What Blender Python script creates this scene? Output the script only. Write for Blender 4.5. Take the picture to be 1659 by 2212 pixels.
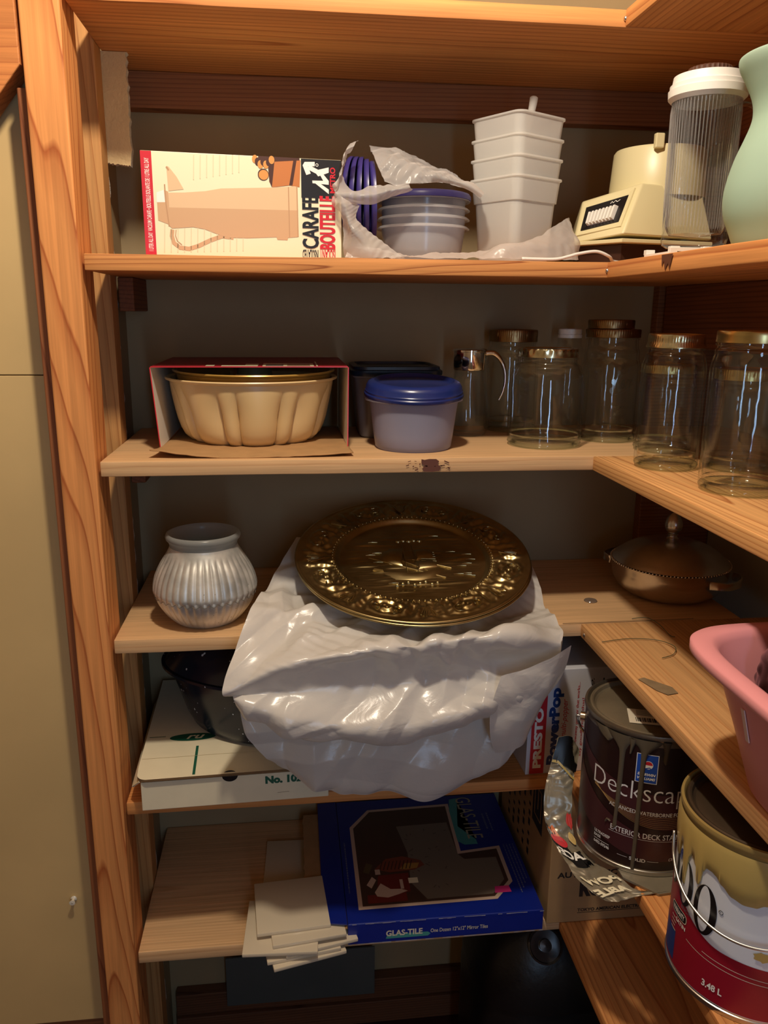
import bpy, bmesh, math, random
from mathutils import Vector, Matrix, noise
from math import sin, cos, pi, sqrt, radians

for o in list(bpy.data.objects):
    bpy.data.objects.remove(o)
scene = bpy.context.scene
COL = scene.collection

# ------------------------------------------------------------ camera
cam_d = bpy.data.cameras.new('camera')
cam = bpy.data.objects.new('camera', cam_d); COL.objects.link(cam)
_r = Vector((0.9932557, -0.11559846, 0.00895084))
_d = Vector((-0.01947914, -0.24247503, -0.96996207))
_f = Vector((0.11429648, 0.963246, -0.24309146))
cam.matrix_world = Matrix.Translation((0.23197712, -1.0, 1.35)) @ Matrix((
    (_r.x, -_d.x, -_f.x, 0), (_r.y, -_d.y, -_f.y, 0), (_r.z, -_d.z, -_f.z, 0), (0, 0, 0, 1)))
cam_d.sensor_width = 36; cam_d.lens = 1735.0232 / 2212 * 36
cam_d.clip_start = 0.01
scene.camera = cam

# ------------------------------------------------------------ world, lamps, exposure
w = bpy.data.worlds.new('world'); scene.world = w; w.use_nodes = True
w.node_tree.nodes['Background'].inputs[0].default_value = (0.9, 0.75, 0.55, 1)
w.node_tree.nodes['Background'].inputs[1].default_value = 0.02

def lamp(name, kind, loc, energy, color, **kw):
    L = bpy.data.lights.new(name, kind); L.energy = energy; L.color = color
    for k, v in kw.items(): setattr(L, k, v)
    o = bpy.data.objects.new(name, L); COL.objects.link(o); o.location = loc
    return o
# bare ceiling bulb of the cupboard
bulb = lamp('ceiling_bulb', 'POINT', (0.25, -0.47, 2.02), 34.0, (1.0, 0.86, 0.68), shadow_soft_size=0.035)
# daylight through the narrow door gap behind the camera
gap = lamp('door_daylight', 'AREA', (0.42, -1.77, 1.16), 4.2, (0.45, 0.68, 1.0), shape='RECTANGLE', size=0.085, size_y=1.0)
gap.rotation_euler = (radians(90), 0, 0)
scene.view_settings.view_transform = 'Standard'
scene.view_settings.look = 'None'
scene.view_settings.gamma = 1
scene.view_settings.exposure = -0.16
scene.cycles.transparent_max_bounces = 32
scene.cycles.max_bounces = 8
scene.cycles.diffuse_bounces = 5
scene.cycles.glossy_bounces = 4
scene.cycles.use_denoising = True
scene.cycles.sample_clamp_indirect = 4

# ------------------------------------------------------------ measures of the shelving
Z = [1.6897, 1.4107, 1.1677, 0.9331, 0.6955, 0.4508]     # tops of the boards
TH = 0.0187; W = 0.6262; D = 0.2917; XR = 0.95

# ------------------------------------------------------------ materials
def srgb(r, g, b):
    f = lambda c: (c/255/12.92) if c/255 <= 0.04045 else ((c/255+0.055)/1.055)**2.4
    return (f(r), f(g), f(b), 1)
MATS = {}
def mat(name, color, rough=0.6, metal=0.0, spec=0.5, noise_amt=0.0, noise_scale=20, bump=0.0, bump_scale=60,
        color2=None, coat=0.0, stretch=(1, 1, 1), sub=0.0):
    if name in MATS: return MATS[name]
    m = bpy.data.materials.new(name); m.use_nodes = True; nt = m.node_tree; N = nt.nodes; Lk = nt.links
    p = N['Principled BSDF']
    if len(color) == 3: color = (*color, 1)
    p.inputs['Base Color'].default_value = color
    p.inputs['Roughness'].default_value = rough; p.inputs['Metallic'].default_value = metal
    p.inputs['Specular IOR Level'].default_value = spec
    p.inputs['Coat Weight'].default_value = coat; p.inputs['Coat Roughness'].default_value = .35 if rough > .2 else .05
    if sub: p.inputs['Subsurface Weight'].default_value = sub; p.inputs['Subsurface Radius'].default_value = (.01, .01, .01)
    if noise_amt or bump:
        tc = N.new('ShaderNodeTexCoord'); mp = N.new('ShaderNodeMapping'); mp.inputs['Scale'].default_value = stretch
        Lk.new(tc.outputs['Object'], mp.inputs['Vector'])
    if noise_amt:
        n = N.new('ShaderNodeTexNoise'); n.inputs['Scale'].default_value = noise_scale; n.inputs['Detail'].default_value = 5
        Lk.new(mp.outputs[0], n.inputs['Vector'])
        cr = N.new('ShaderNodeValToRGB'); cr.color_ramp.elements[0].position = 0.35; cr.color_ramp.elements[1].position = 0.65
        c2 = color2 or tuple(c*(1-noise_amt) for c in color[:3])
        cr.color_ramp.elements[0].color = (*c2[:3], 1); cr.color_ramp.elements[1].color = color
        Lk.new(n.outputs['Fac'], cr.inputs['Fac']); Lk.new(cr.outputs['Color'], p.inputs['Base Color'])
    if bump:
        n2 = N.new('ShaderNodeTexNoise'); n2.inputs['Scale'].default_value = bump_scale; n2.inputs['Detail'].default_value = 4
        Lk.new(mp.outputs[0], n2.inputs['Vector'])
        b = N.new('ShaderNodeBump'); b.inputs['Strength'].default_value = bump; b.inputs['Distance'].default_value = 0.004
        Lk.new(n2.outputs['Fac'], b.inputs['Height']); Lk.new(b.outputs[0], p.inputs['Normal'])
    MATS[name] = m
    return m

def wood(name, light, dark, axis='X', spacing=0.007, center=(0, 0.0, -0.06), tilt=14, seed=0, rough=0.62, fibre=0.17, dist=1.6):
    """flat-sawn softwood: growth rings round an axis that runs almost along the board"""
    m = bpy.data.materials.new(name); m.use_nodes = True; nt = m.node_tree; N = nt.nodes; Lk = nt.links
    p = N['Principled BSDF']; p.inputs['Roughness'].default_value = rough; p.inputs['Specular IOR Level'].default_value = 0.3
    tc = N.new('ShaderNodeTexCoord')
    mp = N.new('ShaderNodeMapping')
    s = {'X': (0.10, 1, 1), 'Y': (1, 0.10, 1), 'Z': (1, 1, 0.10)}[axis]
    mp.inputs['Scale'].default_value = s
    t = radians(tilt)
    mp.inputs['Rotation'].default_value = {'X': (0, t, t*0.4), 'Y': (t, 0, t*0.4), 'Z': (t, t*0.4, 0)}[axis]
    mp.inputs['Location'].default_value = center
    Lk.new(tc.outputs['Object'], mp.inputs['Vector'])
    # low frequency wander of the rings
    nz = N.new('ShaderNodeTexNoise'); nz.inputs['Scale'].default_value = 9; nz.inputs['Detail'].default_value = 2
    nz.noise_dimensions = '4D'; nz.inputs['W'].default_value = seed*3.7
    Lk.new(mp.outputs[0], nz.inputs['Vector'])
    sub = N.new('ShaderNodeVectorMath'); sub.operation = 'SUBTRACT'; sub.inputs[1].default_value = (0.5, 0.5, 0.5)
    Lk.new(nz.outputs['Color'], sub.inputs[0])
    sc = N.new('ShaderNodeVectorMath'); sc.operation = 'SCALE'; sc.inputs['Scale'].default_value = 0.02*dist
    Lk.new(sub.outputs[0], sc.inputs[0])
    ad = N.new('ShaderNodeVectorMath'); ad.operation = 'ADD'
    Lk.new(mp.outputs[0], ad.inputs[0]); Lk.new(sc.outputs[0], ad.inputs[1])
    wv = N.new('ShaderNodeTexWave'); wv.wave_type = 'RINGS'; wv.rings_direction = axis; wv.wave_profile = 'SAW'
    wv.inputs['Scale'].default_value = 2*pi/(20*spacing); wv.inputs['Distortion'].default_value = 0.4
    wv.inputs['Detail'].default_value = 2; wv.inputs['Detail Scale'].default_value = 2
    Lk.new(ad.outputs[0], wv.inputs['Vector'])
    cr = N.new('ShaderNodeValToRGB'); e = cr.color_ramp.elements
    mid = tuple(a*0.55+b*0.45 for a, b in zip(light, dark))
    e[0].position = 0.0; e[0].color = (*light[:3], 1)
    e[1].position = 1.0; e[1].color = (*light[:3], 1)
    for pos, c in ((0.55, light), (0.86, mid), (0.94, dark)):
        x = e.new(pos); x.color = (*c[:3], 1)
    Lk.new(wv.outputs['Fac'], cr.inputs['Fac'])
    # fibres
    mp2 = N.new('ShaderNodeMapping'); k = 260
    mp2.inputs['Scale'].default_value = {'X': (6, k, k), 'Y': (k, 6, k), 'Z': (k, k, 6)}[axis]
    Lk.new(tc.outputs['Object'], mp2.inputs['Vector'])
    nf = N.new('ShaderNodeTexNoise'); nf.inputs['Scale'].default_value = 1; nf.inputs['Detail'].default_value = 3
    Lk.new(mp2.outputs[0], nf.inputs['Vector'])
    # broad stain patches
    ns = N.new('ShaderNodeTexNoise'); ns.inputs['Scale'].default_value = 5; ns.inputs['Detail'].default_value = 4
    Lk.new(mp.outputs[0], ns.inputs['Vector'])
    mr = N.new('ShaderNodeMapRange'); mr.inputs['From Min'].default_value = 0.3; mr.inputs['From Max'].default_value = 0.7
    mr.inputs['To Min'].default_value = 1-fibre; mr.inputs['To Max'].default_value = 1.0+fibre*0.4
    Lk.new(nf.outputs['Fac'], mr.inputs['Value'])
    mr2 = N.new('ShaderNodeMapRange'); mr2.inputs['From Min'].default_value = 0.3; mr2.inputs['From Max'].default_value = 0.7
    mr2.inputs['To Min'].default_value = 0.84; mr2.inputs['To Max'].default_value = 1.1
    Lk.new(ns.outputs['Fac'], mr2.inputs['Value'])
    mu = N.new('ShaderNodeMath'); mu.operation = 'MULTIPLY'; Lk.new(mr.outputs[0], mu.inputs[0]); Lk.new(mr2.outputs[0], mu.inputs[1])
    vm = N.new('ShaderNodeVectorMath'); vm.operation = 'SCALE'
    Lk.new(cr.outputs['Color'], vm.inputs[0]); Lk.new(mu.outputs[0], vm.inputs['Scale'])
    Lk.new(vm.outputs[0], p.inputs['Base Color'])
    b = N.new('ShaderNodeBump'); b.inputs['Strength'].default_value = 0.25; b.inputs['Distance'].default_value = 0.001
    Lk.new(nf.outputs['Fac'], b.inputs['Height']); Lk.new(b.outputs[0], p.inputs['Normal'])
    return m

def glass(name, tint=(0.965, 0.985, 0.975), rough=0.03, bump=0.0, bscale=30, ior=1.5, milky=0.0):
    """thin clear wall: lets light straight through, mirrors by Fresnel"""
    m = bpy.data.materials.new(name); m.use_nodes = True; nt = m.node_tree; N = nt.nodes; Lk = nt.links
    for n in list(N):
        if n.type != 'OUTPUT_MATERIAL': N.remove(n)
    out = [n for n in N if n.type == 'OUTPUT_MATERIAL'][0]
    tr = N.new('ShaderNodeBsdfTransparent'); tr.inputs[0].default_value = (*tint, 1)
    gl = N.new('ShaderNodeBsdfGlossy'); gl.inputs['Roughness'].default_value = rough
    fr = N.new('ShaderNodeFresnel')
    ge = N.new('ShaderNodeNewGeometry'); im = N.new('ShaderNodeMapRange')      # same mirror strength from either face of the thin wall
    im.inputs['To Min'].default_value = ior; im.inputs['To Max'].default_value = 1/ior
    Lk.new(ge.outputs['Backfacing'], im.inputs['Value']); Lk.new(im.outputs[0], fr.inputs['IOR'])
    mx = N.new('ShaderNodeMixShader')
    Lk.new(fr.outputs[0], mx.inputs[0]); Lk.new(tr.outputs[0], mx.inputs[1]); Lk.new(gl.outputs[0], mx.inputs[2])
    last = mx
    if milky:
        tl = N.new('ShaderNodeBsdfTranslucent'); df = N.new('ShaderNodeBsdfDiffuse')
        tl.inputs[0].default_value = (*tint, 1); df.inputs[0].default_value = (*tint, 1)
        a = N.new('ShaderNodeMixShader'); a.inputs[0].default_value = 0.5
        Lk.new(tl.outputs[0], a.inputs[1]); Lk.new(df.outputs[0], a.inputs[2])
        b = N.new('ShaderNodeMixShader'); b.inputs[0].default_value = milky
        Lk.new(mx.outputs[0], b.inputs[1]); Lk.new(a.outputs[0], b.inputs[2]); last = b
    if bump:
        tc = N.new('ShaderNodeTexCoord'); n2 = N.new('ShaderNodeTexNoise'); n2.inputs['Scale'].default_value = bscale
        Lk.new(tc.outputs['Object'], n2.inputs['Vector'])
        bp = N.new('ShaderNodeBump'); bp.inputs['Strength'].default_value = bump; bp.inputs['Distance'].default_value = 0.003
        Lk.new(n2.outputs['Fac'], bp.inputs['Height']); Lk.new(bp.outputs[0], gl.inputs['Normal']); Lk.new(bp.outputs[0], fr.inputs['Normal'])
    Lk.new(last.outputs[0], out.inputs[0])
    return m

PALE = srgb(226, 184, 136); PALE_D = srgb(212, 164, 116)
ORNG = srgb(218, 150, 88); ORNG_D = srgb(176, 104, 56)
wood_shelf = [wood('pine_board_%s' % n, l, d, 'X', sp, c, tilt, i, dist=di) for i, (n, l, d, sp, c, tilt, di) in enumerate([
    ('top', ORNG, ORNG_D, .010, (0, .03, -.03), 10, 1.6),
    ('upper', ORNG, srgb(148, 80, 40), .0052, (0, .15, -.006), 12, 3.0),
    ('middle', PALE, PALE_D, .004, (0, -.1, -.09), 8, .9),
    ('third', PALE, PALE_D, .004, (0, -.12, -.10), 6, .8),
    ('fourth', ORNG, ORNG_D, .006, (0, .05, -.02), 10, 1.5),
    ('low', PALE, PALE_D, .005, (0, .02, -.07), 8, 1.2)])]
wood_side = [wood('pine_side_board_%s' % n, l, d, 'Y', sp, c, tilt, 10+i) for i, (n, l, d, sp, c, tilt) in enumerate([
    ('top', ORNG, ORNG_D, .008, (.03, 0, -.05), 8),
    ('upper', ORNG, ORNG_D, .012, (.05, 0, -.05), 8),
    ('middle', srgb(222, 168, 108), srgb(170, 106, 56), .0042, (.12, 0, -.055), 7),
    ('third', srgb(214, 164, 110), srgb(192, 134, 82), .0045, (.10, 0, -.06), 7),
    ('fourth', ORNG, ORNG_D, .007, (.05, 0, -.08), 8),
    ('low', ORNG, ORNG_D, .007, (.06, 0, -.08), 8)])]
wood_post = wood('pine_post', srgb(222, 150, 88), srgb(170, 92, 46), 'Z', .0085, (.016, -.022, 0), 24, 5, dist=3.2)
wood_stud = wood('pine_stud', srgb(204, 150, 92), srgb(170, 112, 62), 'Z', .006, (.02, -.05, 0), 10, 7, dist=1.5)
wood_low = wood('old_brown_plank', srgb(112, 74, 50), srgb(84, 50, 34), 'X', .006, (0, .02, -.05), 10, 15)
wood_red = wood('pine_red_stud', srgb(150, 92, 56), srgb(120, 66, 40), 'Z', .006, (.02, -.05, 0), 10, 8)
wood_dark = wood('pine_cleat', srgb(150, 98, 62), srgb(112, 66, 40), 'X', .006, (0, .02, -.05), 10, 9)
wood_cleat_y = wood('pine_side_cleat', srgb(140, 84, 50), srgb(104, 58, 34), 'Y', .006, (.02, 0, -.05), 10, 11)
wood_brace = wood('pine_brace', srgb(206, 132, 74), srgb(176, 104, 56), 'X', .009, (0, .05, -.05), 10, 13)

m_panel = mat('cream_wall_panel', srgb(222, 190, 132), .55, noise_amt=.12, noise_scale=4, bump=.12, bump_scale=9)
m_back = mat('olive_hardboard', srgb(162, 142, 106), .75, noise_amt=.12, noise_scale=6, stretch=(1, 1, 1))
m_right = mat('grey_painted_wall', srgb(184, 182, 164), .8, noise_amt=.08, noise_scale=8)
m_plaster = mat('plasterboard', srgb(226, 200, 150), .9, noise_amt=.1, noise_scale=30, bump=.4, bump_scale=200)
m_plaster_edge = mat('plaster_core', srgb(235, 228, 212), .95, noise_amt=.2, noise_scale=200, bump=.8, bump_scale=400)
m_room = mat('room_paint', srgb(176, 160, 138), .8)
m_floor = mat('dark_red_floor', srgb(74, 34, 28), .6, noise_amt=.3, noise_scale=30)
m_white = mat('white_plastic', srgb(236, 232, 224), .4)
m_black = mat('black_ink', srgb(22, 20, 22), .5)
m_steel = mat('steel', (.62, .60, .56), .3, 1.0)
m_chrome = mat('chrome', (.80, .78, .76), .08, 1.0)
m_gold = mat('gold_lid', (.62, .50, .22), .28, 1.0)
m_bronze = mat('bronze_lid', (.36, .24, .11), .32, 1.0)
m_kraft = mat('kraft_card', srgb(176, 136, 90), .85, noise_amt=.12, noise_scale=40)
m_jar = glass('jar_glass', (.985, .992, .985), .03, .35, 28)
m_jar_d = glass('jar_glass_green', (.90, .95, .90), .05, .4, 28)

# ------------------------------------------------------------ mesh helpers
def finish(bm, name, m, parent=None, smooth=None, loc=(0, 0, 0), rot=(0, 0, 0), recalc=True):
    if recalc: bmesh.ops.recalc_face_normals(bm, faces=bm.faces[:])
    me = bpy.data.meshes.new(name); bm.to_mesh(me); bm.free()
    for x in (m if isinstance(m, (list, tuple)) else [m]): me.materials.append(x)
    o = bpy.data.objects.new(name, me); COL.objects.link(o)
    o.location = loc; o.rotation_euler = rot
    if parent: o.parent = parent
    if smooth is not None:
        for f in me.polygons: f.use_smooth = True
        if smooth < 180:
            try: me.set_sharp_from_angle(angle=radians(smooth))
            except Exception: pass
    return o
def tag(o, label, cat, group=None, kind=None):
    o['label'] = label; o['category'] = cat
    if group: o['group'] = group
    if kind: o['kind'] = kind
    return o
def thing(name, label, cat, loc=(0, 0, 0), rz=0, group=None, rot=None):
    o = bpy.data.objects.new(name, None); COL.objects.link(o)
    o.empty_display_size = .02
    o.location = loc; o.rotation_euler = rot or (0, 0, rz)
    return tag(o, label, cat, group)
def struct(o): o['kind'] = 'structure'; return o

def box(bm, x0, x1, y0, y1, z0, z1, bev=0.0, mi=0, seg=2):
    vs = [bm.verts.new((x, y, z)) for x in (x0, x1) for y in (y0, y1) for z in (z0, z1)]
    fs = [bm.faces.new([vs[i] for i in q]) for q in ((0, 1, 3, 2), (4, 6, 7, 5), (0, 4, 5, 1), (2, 3, 7, 6), (0, 2, 6, 4), (1, 5, 7, 3))]
    for f in fs: f.material_index = mi
    if bev:
        es = list({e for f in fs for e in f.edges})
        r = bmesh.ops.bevel(bm, geom=es, offset=bev, segments=seg, affect='EDGES', profile=.5)
        for f in r['faces']: f.material_index = mi
    return vs
def boxo(name, m, b, bev=0, parent=None, **k):
    bm = bmesh.new(); box(bm, *b, bev); return finish(bm, name, m, parent, **k)
def lathe(bm, prof, n=64, fn=None, cx=0, cy=0, cz=0, cap0=False, cap1=False, mi=0, sx=1, sy=1):
    rings = []
    for i, (r, z) in enumerate(prof):
        ring = []
        for k in range(n):
            a = 2*pi*k/n
            rr = r*(fn(a, i, z) if fn else 1)
            ring.append(bm.verts.new((cx+rr*cos(a)*sx, cy+rr*sin(a)*sy, cz+z)))
        rings.append(ring)
    for a, b in zip(rings, rings[1:]):
        for k in range(n):
            f = bm.faces.new((a[k], a[(k+1) % n], b[(k+1) % n], b[k])); f.material_index = mi
    if cap0: bm.faces.new(rings[0][::-1]).material_index = mi
    if cap1: bm.faces.new(rings[-1]).material_index = mi
    return rings
def cr(p0, p1, p2, p3, t):
    return 0.5*((2*p1)+(p2-p0)*t+(2*p0-5*p1+4*p2-p3)*t*t+(3*p1-p0-3*p2+p3)*t*t*t)
def spline(pts, u):
    n = len(pts)-1; x = min(max(u, 0), 1)*n; i = min(int(x), n-1); t = x-i
    g = lambda k: pts[min(max(k, 0), n)]
    return cr(g(i-1), g(i), g(i+1), g(i+2), t)
def tube(bm, pts, r, n=10, steps=None, mi=0, closed=False):
    pts = [Vector(p) for p in pts]
    P = pts if steps is None else [spline(pts, k/steps) for k in range(steps+1)]
    rr = r if callable(r) else (lambda t: r)
    rings = []; up = Vector((0, 0, 1)); prev = None
    for i, p in enumerate(P):
        d = (P[min(i+1, len(P)-1)]-P[max(i-1, 0)]).normalized()
        if prev is None:
            a = d.cross(up);  a = a if a.length > .05 else d.cross(Vector((1, 0, 0)))
            a.normalize()
        else:
            a = (prev-d*prev.dot(d)).normalized()
        prev = a; b = d.cross(a)
        R = rr(i/max(1, len(P)-1))
        rings.append([bm.verts.new(p+a*R*cos(2*pi*k/n)+b*R*sin(2*pi*k/n)) for k in range(n)])
    for A, B in zip(rings, rings[1:]):
        for k in range(n):
            bm.faces.new((A[k], A[(k+1) % n], B[(k+1) % n], B[k])).material_index = mi
    bm.faces.new(rings[0][::-1]).material_index = mi; bm.faces.new(rings[-1]).material_index = mi
def prism(bm, pts, z0, z1, bev=0, mi=0, axis='z'):
    """extrude a polygon of (a,b) along an axis"""
    f3 = {'z': lambda a, b, c: (a, b, c), 'y': lambda a, b, c: (a, c, b), 'x': lambda a, b, c: (c, a, b)}[axis]
    A = [bm.verts.new(f3(a, b, z0)) for a, b in pts]; B = [bm.verts.new(f3(a, b, z1)) for a, b in pts]
    fs = [bm.faces.new(A[::-1]), bm.faces.new(B)]
    n = len(pts)
    for k in range(n): fs.append(bm.faces.new((A[k], A[(k+1) % n], B[(k+1) % n], B[k])))
    for f in fs: f.material_index = mi
    if bev:
        es = list(set(fs[0].edges) | set(fs[1].edges))
        for f in bmesh.ops.bevel(bm, geom=es, offset=bev, segments=2, affect='EDGES', profile=.5)['faces']: f.material_index = mi
def rrect(w, d, r, n=8, cx=0, cy=0):
    out = []
    for qx, qy, a0 in ((1, 1, 0), (-1, 1, 90), (-1, -1, 180), (1, -1, 270)):
        for k in range(n+1):
            a = radians(a0+90*k/n); out.append((cx+qx*(w/2-r)+r*cos(a), cy+qy*(d/2-r)+r*sin(a)))
    return out
def loft_rings(bm, rings, cap0=False, cap1=False, mi=0):
    R = [[bm.verts.new(p) for p in r] for r in rings]; n = len(R[0])
    for a, b in zip(R, R[1:]):
        for k in range(n): bm.faces.new((a[k], a[(k+1) % n], b[(k+1) % n], b[k])).material_index = mi
    if cap0: bm.faces.new(R[0][::-1]).material_index = mi
    if cap1: bm.faces.new(R[-1]).material_index = mi
    return R
def surf_fn(rows):
    rows = [[Vector(p) for p in r] for r in rows]
    def S(u, v):
        return spline([spline(r, u) for r in rows], v)
    return S
def folds(p, s, seed):
    """crumpled film: straight sharp folds in wandering patches, 0..1"""
    h = 0.0; tot = 0.0
    rnd = random.Random(int(seed*100)+7)
    for k in range(7):
        d = Vector((rnd.uniform(-1, 1), rnd.uniform(-1, 1), rnd.uniform(-1, 1))).normalized()
        f = s*(1.0, .7, 1.5, 2.3, 3.4, 5.0, 7.5)[k]; a = (1.1, 1.1, .75, .5, .34, .22, .14)[k]
        w_ = noise.noise_vector(p*(s*.42)+Vector((k*3.1, seed, 0)))*(.75/s)
        ph = (p+w_).dot(d)*f+rnd.random()
        t_ = abs((ph % 1)*2-1)
        m_ = min(1, max(0, noise.noise(p*(s*.9)+Vector((0, k*5.7, seed)))*3.2+.12))
        h += a*(t_-.5)*m_*m_*(3-2*m_); tot += a
    return h
def sheet(bm, rows, nu, nv, amp=.003, sc=22, seed=0.0, mi=0, thick=0, edge=0.0):
    S = surf_fn(rows); g = []
    e = 1e-3; off = Vector((seed*7.1, seed*3.3, seed*5.9))
    for j in range(nv+1):
        r = []
        for i in range(nu+1):
            u, v = i/nu, j/nv
            p = S(u, v)
            du = S(min(u+e, 1), v)-S(max(u-e, 0), v); dv = S(u, min(v+e, 1))-S(u, max(v-e, 0))
            nn = du.cross(dv); nn = nn.normalized() if nn.length > 0 else Vector((0, -1, 0))
            q = p+off
            p = p+nn*folds(q, sc, seed)*amp*2.0+noise.noise_vector(q*sc*.7)*edge
            r.append(bm.verts.new(p))
        g.append(r)
    for j in range(nv):
        for i in range(nu):
            bm.faces.new((g[j][i], g[j][i+1], g[j+1][i+1], g[j+1][i])).material_index = mi
    return S

# lettering -----------------------------------------------------
def text_verts(body, bold=0.0, shear=0.0, spacing=1.0):
    c = bpy.data.curves.new('lettering', 'FONT'); c.body = body; c.size = 1; c.resolution_u = 3
    c.offset = bold; c.shear = shear; c.space_character = spacing
    o = bpy.data.objects.new('lettering', c)
    me = bpy.data.meshes.new_from_object(o)
    V = [(v.co.x, v.co.y) for v in me.vertices]; F = [tuple(p.vertices) for p in me.polygons]
    bpy.data.objects.remove(o); bpy.data.curves.remove(c); bpy.data.meshes.remove(me)
    return V, F
class Print:
    """flat printing on a surface: fn(u, v, lift) -> point"""
    def __init__(self, fn): self.fn = fn; self.bm = bmesh.new(); self.mats = []; self.lift = 0.0003; self.step = 0.00002; self.maxlen = None; self.flat = True
    def mi(self, m):
        if m not in self.mats: self.mats.append(m)
        return self.mats.index(m)
    def _add(self, V, F, m, maxlen=None, over=False):
        maxlen = maxlen if maxlen and not self.maxlen else (self.maxlen or maxlen)
        b = bmesh.new()
        vs = [b.verts.new((x, y, 0)) for x, y in V]
        for f in F:
            try: b.faces.new([vs[i] for i in f])
            except ValueError: pass
        bmesh.ops.triangulate(b, faces=b.faces[:])
        if maxlen:
            for _ in range(7):
                es = [e for e in b.edges if e.calc_length() > maxlen]
                if not es: break
                bmesh.ops.subdivide_edges(b, edges=es, cuts=1)
                bmesh.ops.triangulate(b, faces=[f for f in b.faces if len(f.verts) > 3])
        self.lift += 0 if over else self.step
        lift = self.lift+(self.step*1.5 if over else 0)
        k = self.mi(m); mp = {}
        for v in b.verts: mp[v] = self.bm.verts.new(self.fn(v.co.x, v.co.y, lift))
        for f in b.faces:
            try: self.bm.faces.new([mp[v] for v in f.verts]).material_index = k
            except ValueError: pass
        b.free()
    def poly(self, pts, m, maxlen=None): self._add(pts, [tuple(range(len(pts)))], m, maxlen)
    def rect(self, u0, v0, u1, v1, m, maxlen=None): self.poly([(u0, v0), (u1, v0), (u1, v1), (u0, v1)], m, maxlen)
    def ell(self, cu, cv, a, b, m, n=28, maxlen=None): self.poly([(cu+a*cos(2*pi*k/n), cv+b*sin(2*pi*k/n)) for k in range(n)], m, maxlen)
    def stroke(self, pts, wd, m, maxlen=None):
        V = [Vector(p) for p in pts]; L = []; R = []
        for i, p in enumerate(V):
            d = (V[min(i+1, len(V)-1)]-V[max(i-1, 0)]).normalized(); n = Vector((-d.y, d.x))*wd/2
            L.append(tuple(p+n)); R.append(tuple(p-n))
        n = len(V)
        self._add(L+R, [(i, i+1, n+i+1, n+i) for i in range(n-1)], m, maxlen, True)
    def text(self, body, u0, v0, u1, v1, m, rot=0, bold=0.0, shear=0.0, maxlen=None, spacing=1.0):
        """fit the words into the box; rot 90 reads upward"""
        V, F = text_verts(body, bold, shear, spacing)
        if not V: return
        xs = [a for a, b in V]; ys = [b for a, b in V]
        x0, x1, y0, y1 = min(xs), max(xs), min(ys), max(ys)
        o = []
        for a, b in V:
            s = (a-x0)/(x1-x0); t = (b-y0)/(y1-y0)
            if rot == 90: s, t = 1-t, s
            elif rot == 180: s, t = 1-s, 1-t
            elif rot == 270: s, t = t, 1-s
            o.append((u0+(u1-u0)*s, v0+(v1-v0)*t))
        self._add(o, F, m, maxlen, True)
    def done(self, name, parent): return finish(self.bm, name, self.mats, parent, recalc=False)

# ------------------------------------------------------------ the setting
struct(boxo('wall_back', m_back, (-.3, 1.2, D, D+.02, 0, 2.4)))
struct(boxo('wall_right', m_right, (XR, XR+.02, -1.9, D+.02, 0, 2.4)))
struct(boxo('floor', m_floor, (-1.4, 1.2, -1.9, D+.02, -.03, 0)))
struct(boxo('ceiling', m_room, (-1.4, 1.2, -1.9, D+.02, 2.4, 2.43)))
struct(boxo('wall_left', m_room, (-1.42, -1.4, -1.9, .08, 0, 2.4)))
# wall behind the camera with the tall door opening the daylight comes through
bm = bmesh.new()
box(bm, -1.4, .36, -1.92, -1.9, 0, 2.4); box(bm, .48, XR+.02, -1.92, -1.9, 0, 2.4); box(bm, .36, .48, -1.92, -1.9, 2.08, 2.4)
struct(finish(bm, 'wall_front', m_room))
# cream panels left of the post, one above the other with a thin joint
ZS = 1.2686
bm = bmesh.new(); box(bm, -1.4, -.052, .05, .066, ZS+.0006, 2.4, .0006); box(bm, -1.4, -.052, .05, .066, .292, ZS-.0006, .0006)
for n_ in range(0): pass
struct(finish(bm, 'wall_left', m_panel))
struct(boxo('baseboard_left', wood_dark, (-1.4, -.052, .056, .07, 0, .292)))
# inner left lining behind the studs: plasterboard with a torn edge
bm = bmesh.new(); random.seed(4)
zs = [i*.012 for i in range(0, 140)]
pts = [(-.03, zs[0])]+[(-.0035+random.uniform(-.0016, .0016), z) for z in zs]+[(-.03, zs[-1])]
prism(bm, pts, .181, .193, axis='y')
struct(finish(bm, 'trim_1', m_plaster_edge))
struct(boxo('wall_left.001', m_back, (-.03, -.012, .193, D, 0, 2.4)))
# the post with the shelf ends on it and the studs behind
def stud(name, b, m, bev=.0015, i=None):
    cx, cy, cz = (b[0]+b[1])/2, (b[2]+b[3])/2, 1.0
    bm = bmesh.new(); box(bm, b[0]-cx, b[1]-cx, b[2]-cy, b[3]-cy, b[4]-cz, b[5]-cz, bev)
    return finish(bm, name, m, loc=(cx, cy, cz))
o = stud('post', (-.0465, -.0035, -.004, .0615, 0, 2.4), wood_post, .002)
tag(o, 'orange pine post in front of the left shelf ends, with long arched grain', 'post')
o = stud('stud', (-.055, -.0003, .141, .179, 0, 2.4), wood_stud)
tag(o, 'paler pine stud set back behind the front post at the left', 'stud')
o = stud('stud', (-.060, -.0475, .012, .049, 0, 1.585), wood_red)
tag(o, 'narrow dark reddish stud between the cream panel and the front post', 'stud')
# diagonal brace across the top left corner
bm = bmesh.new(); prism(bm, [(.010, .0005), (.010, .42), (-.42, .42), (-.42, -.537)], -.020, .018, .0015, axis='y')
o = finish(bm, 'diagonal_brace', wood_brace, loc=(-.0600, .018, 1.6045))
tag(o, 'orange wooden brace running diagonally across the top left corner', 'brace')
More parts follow.
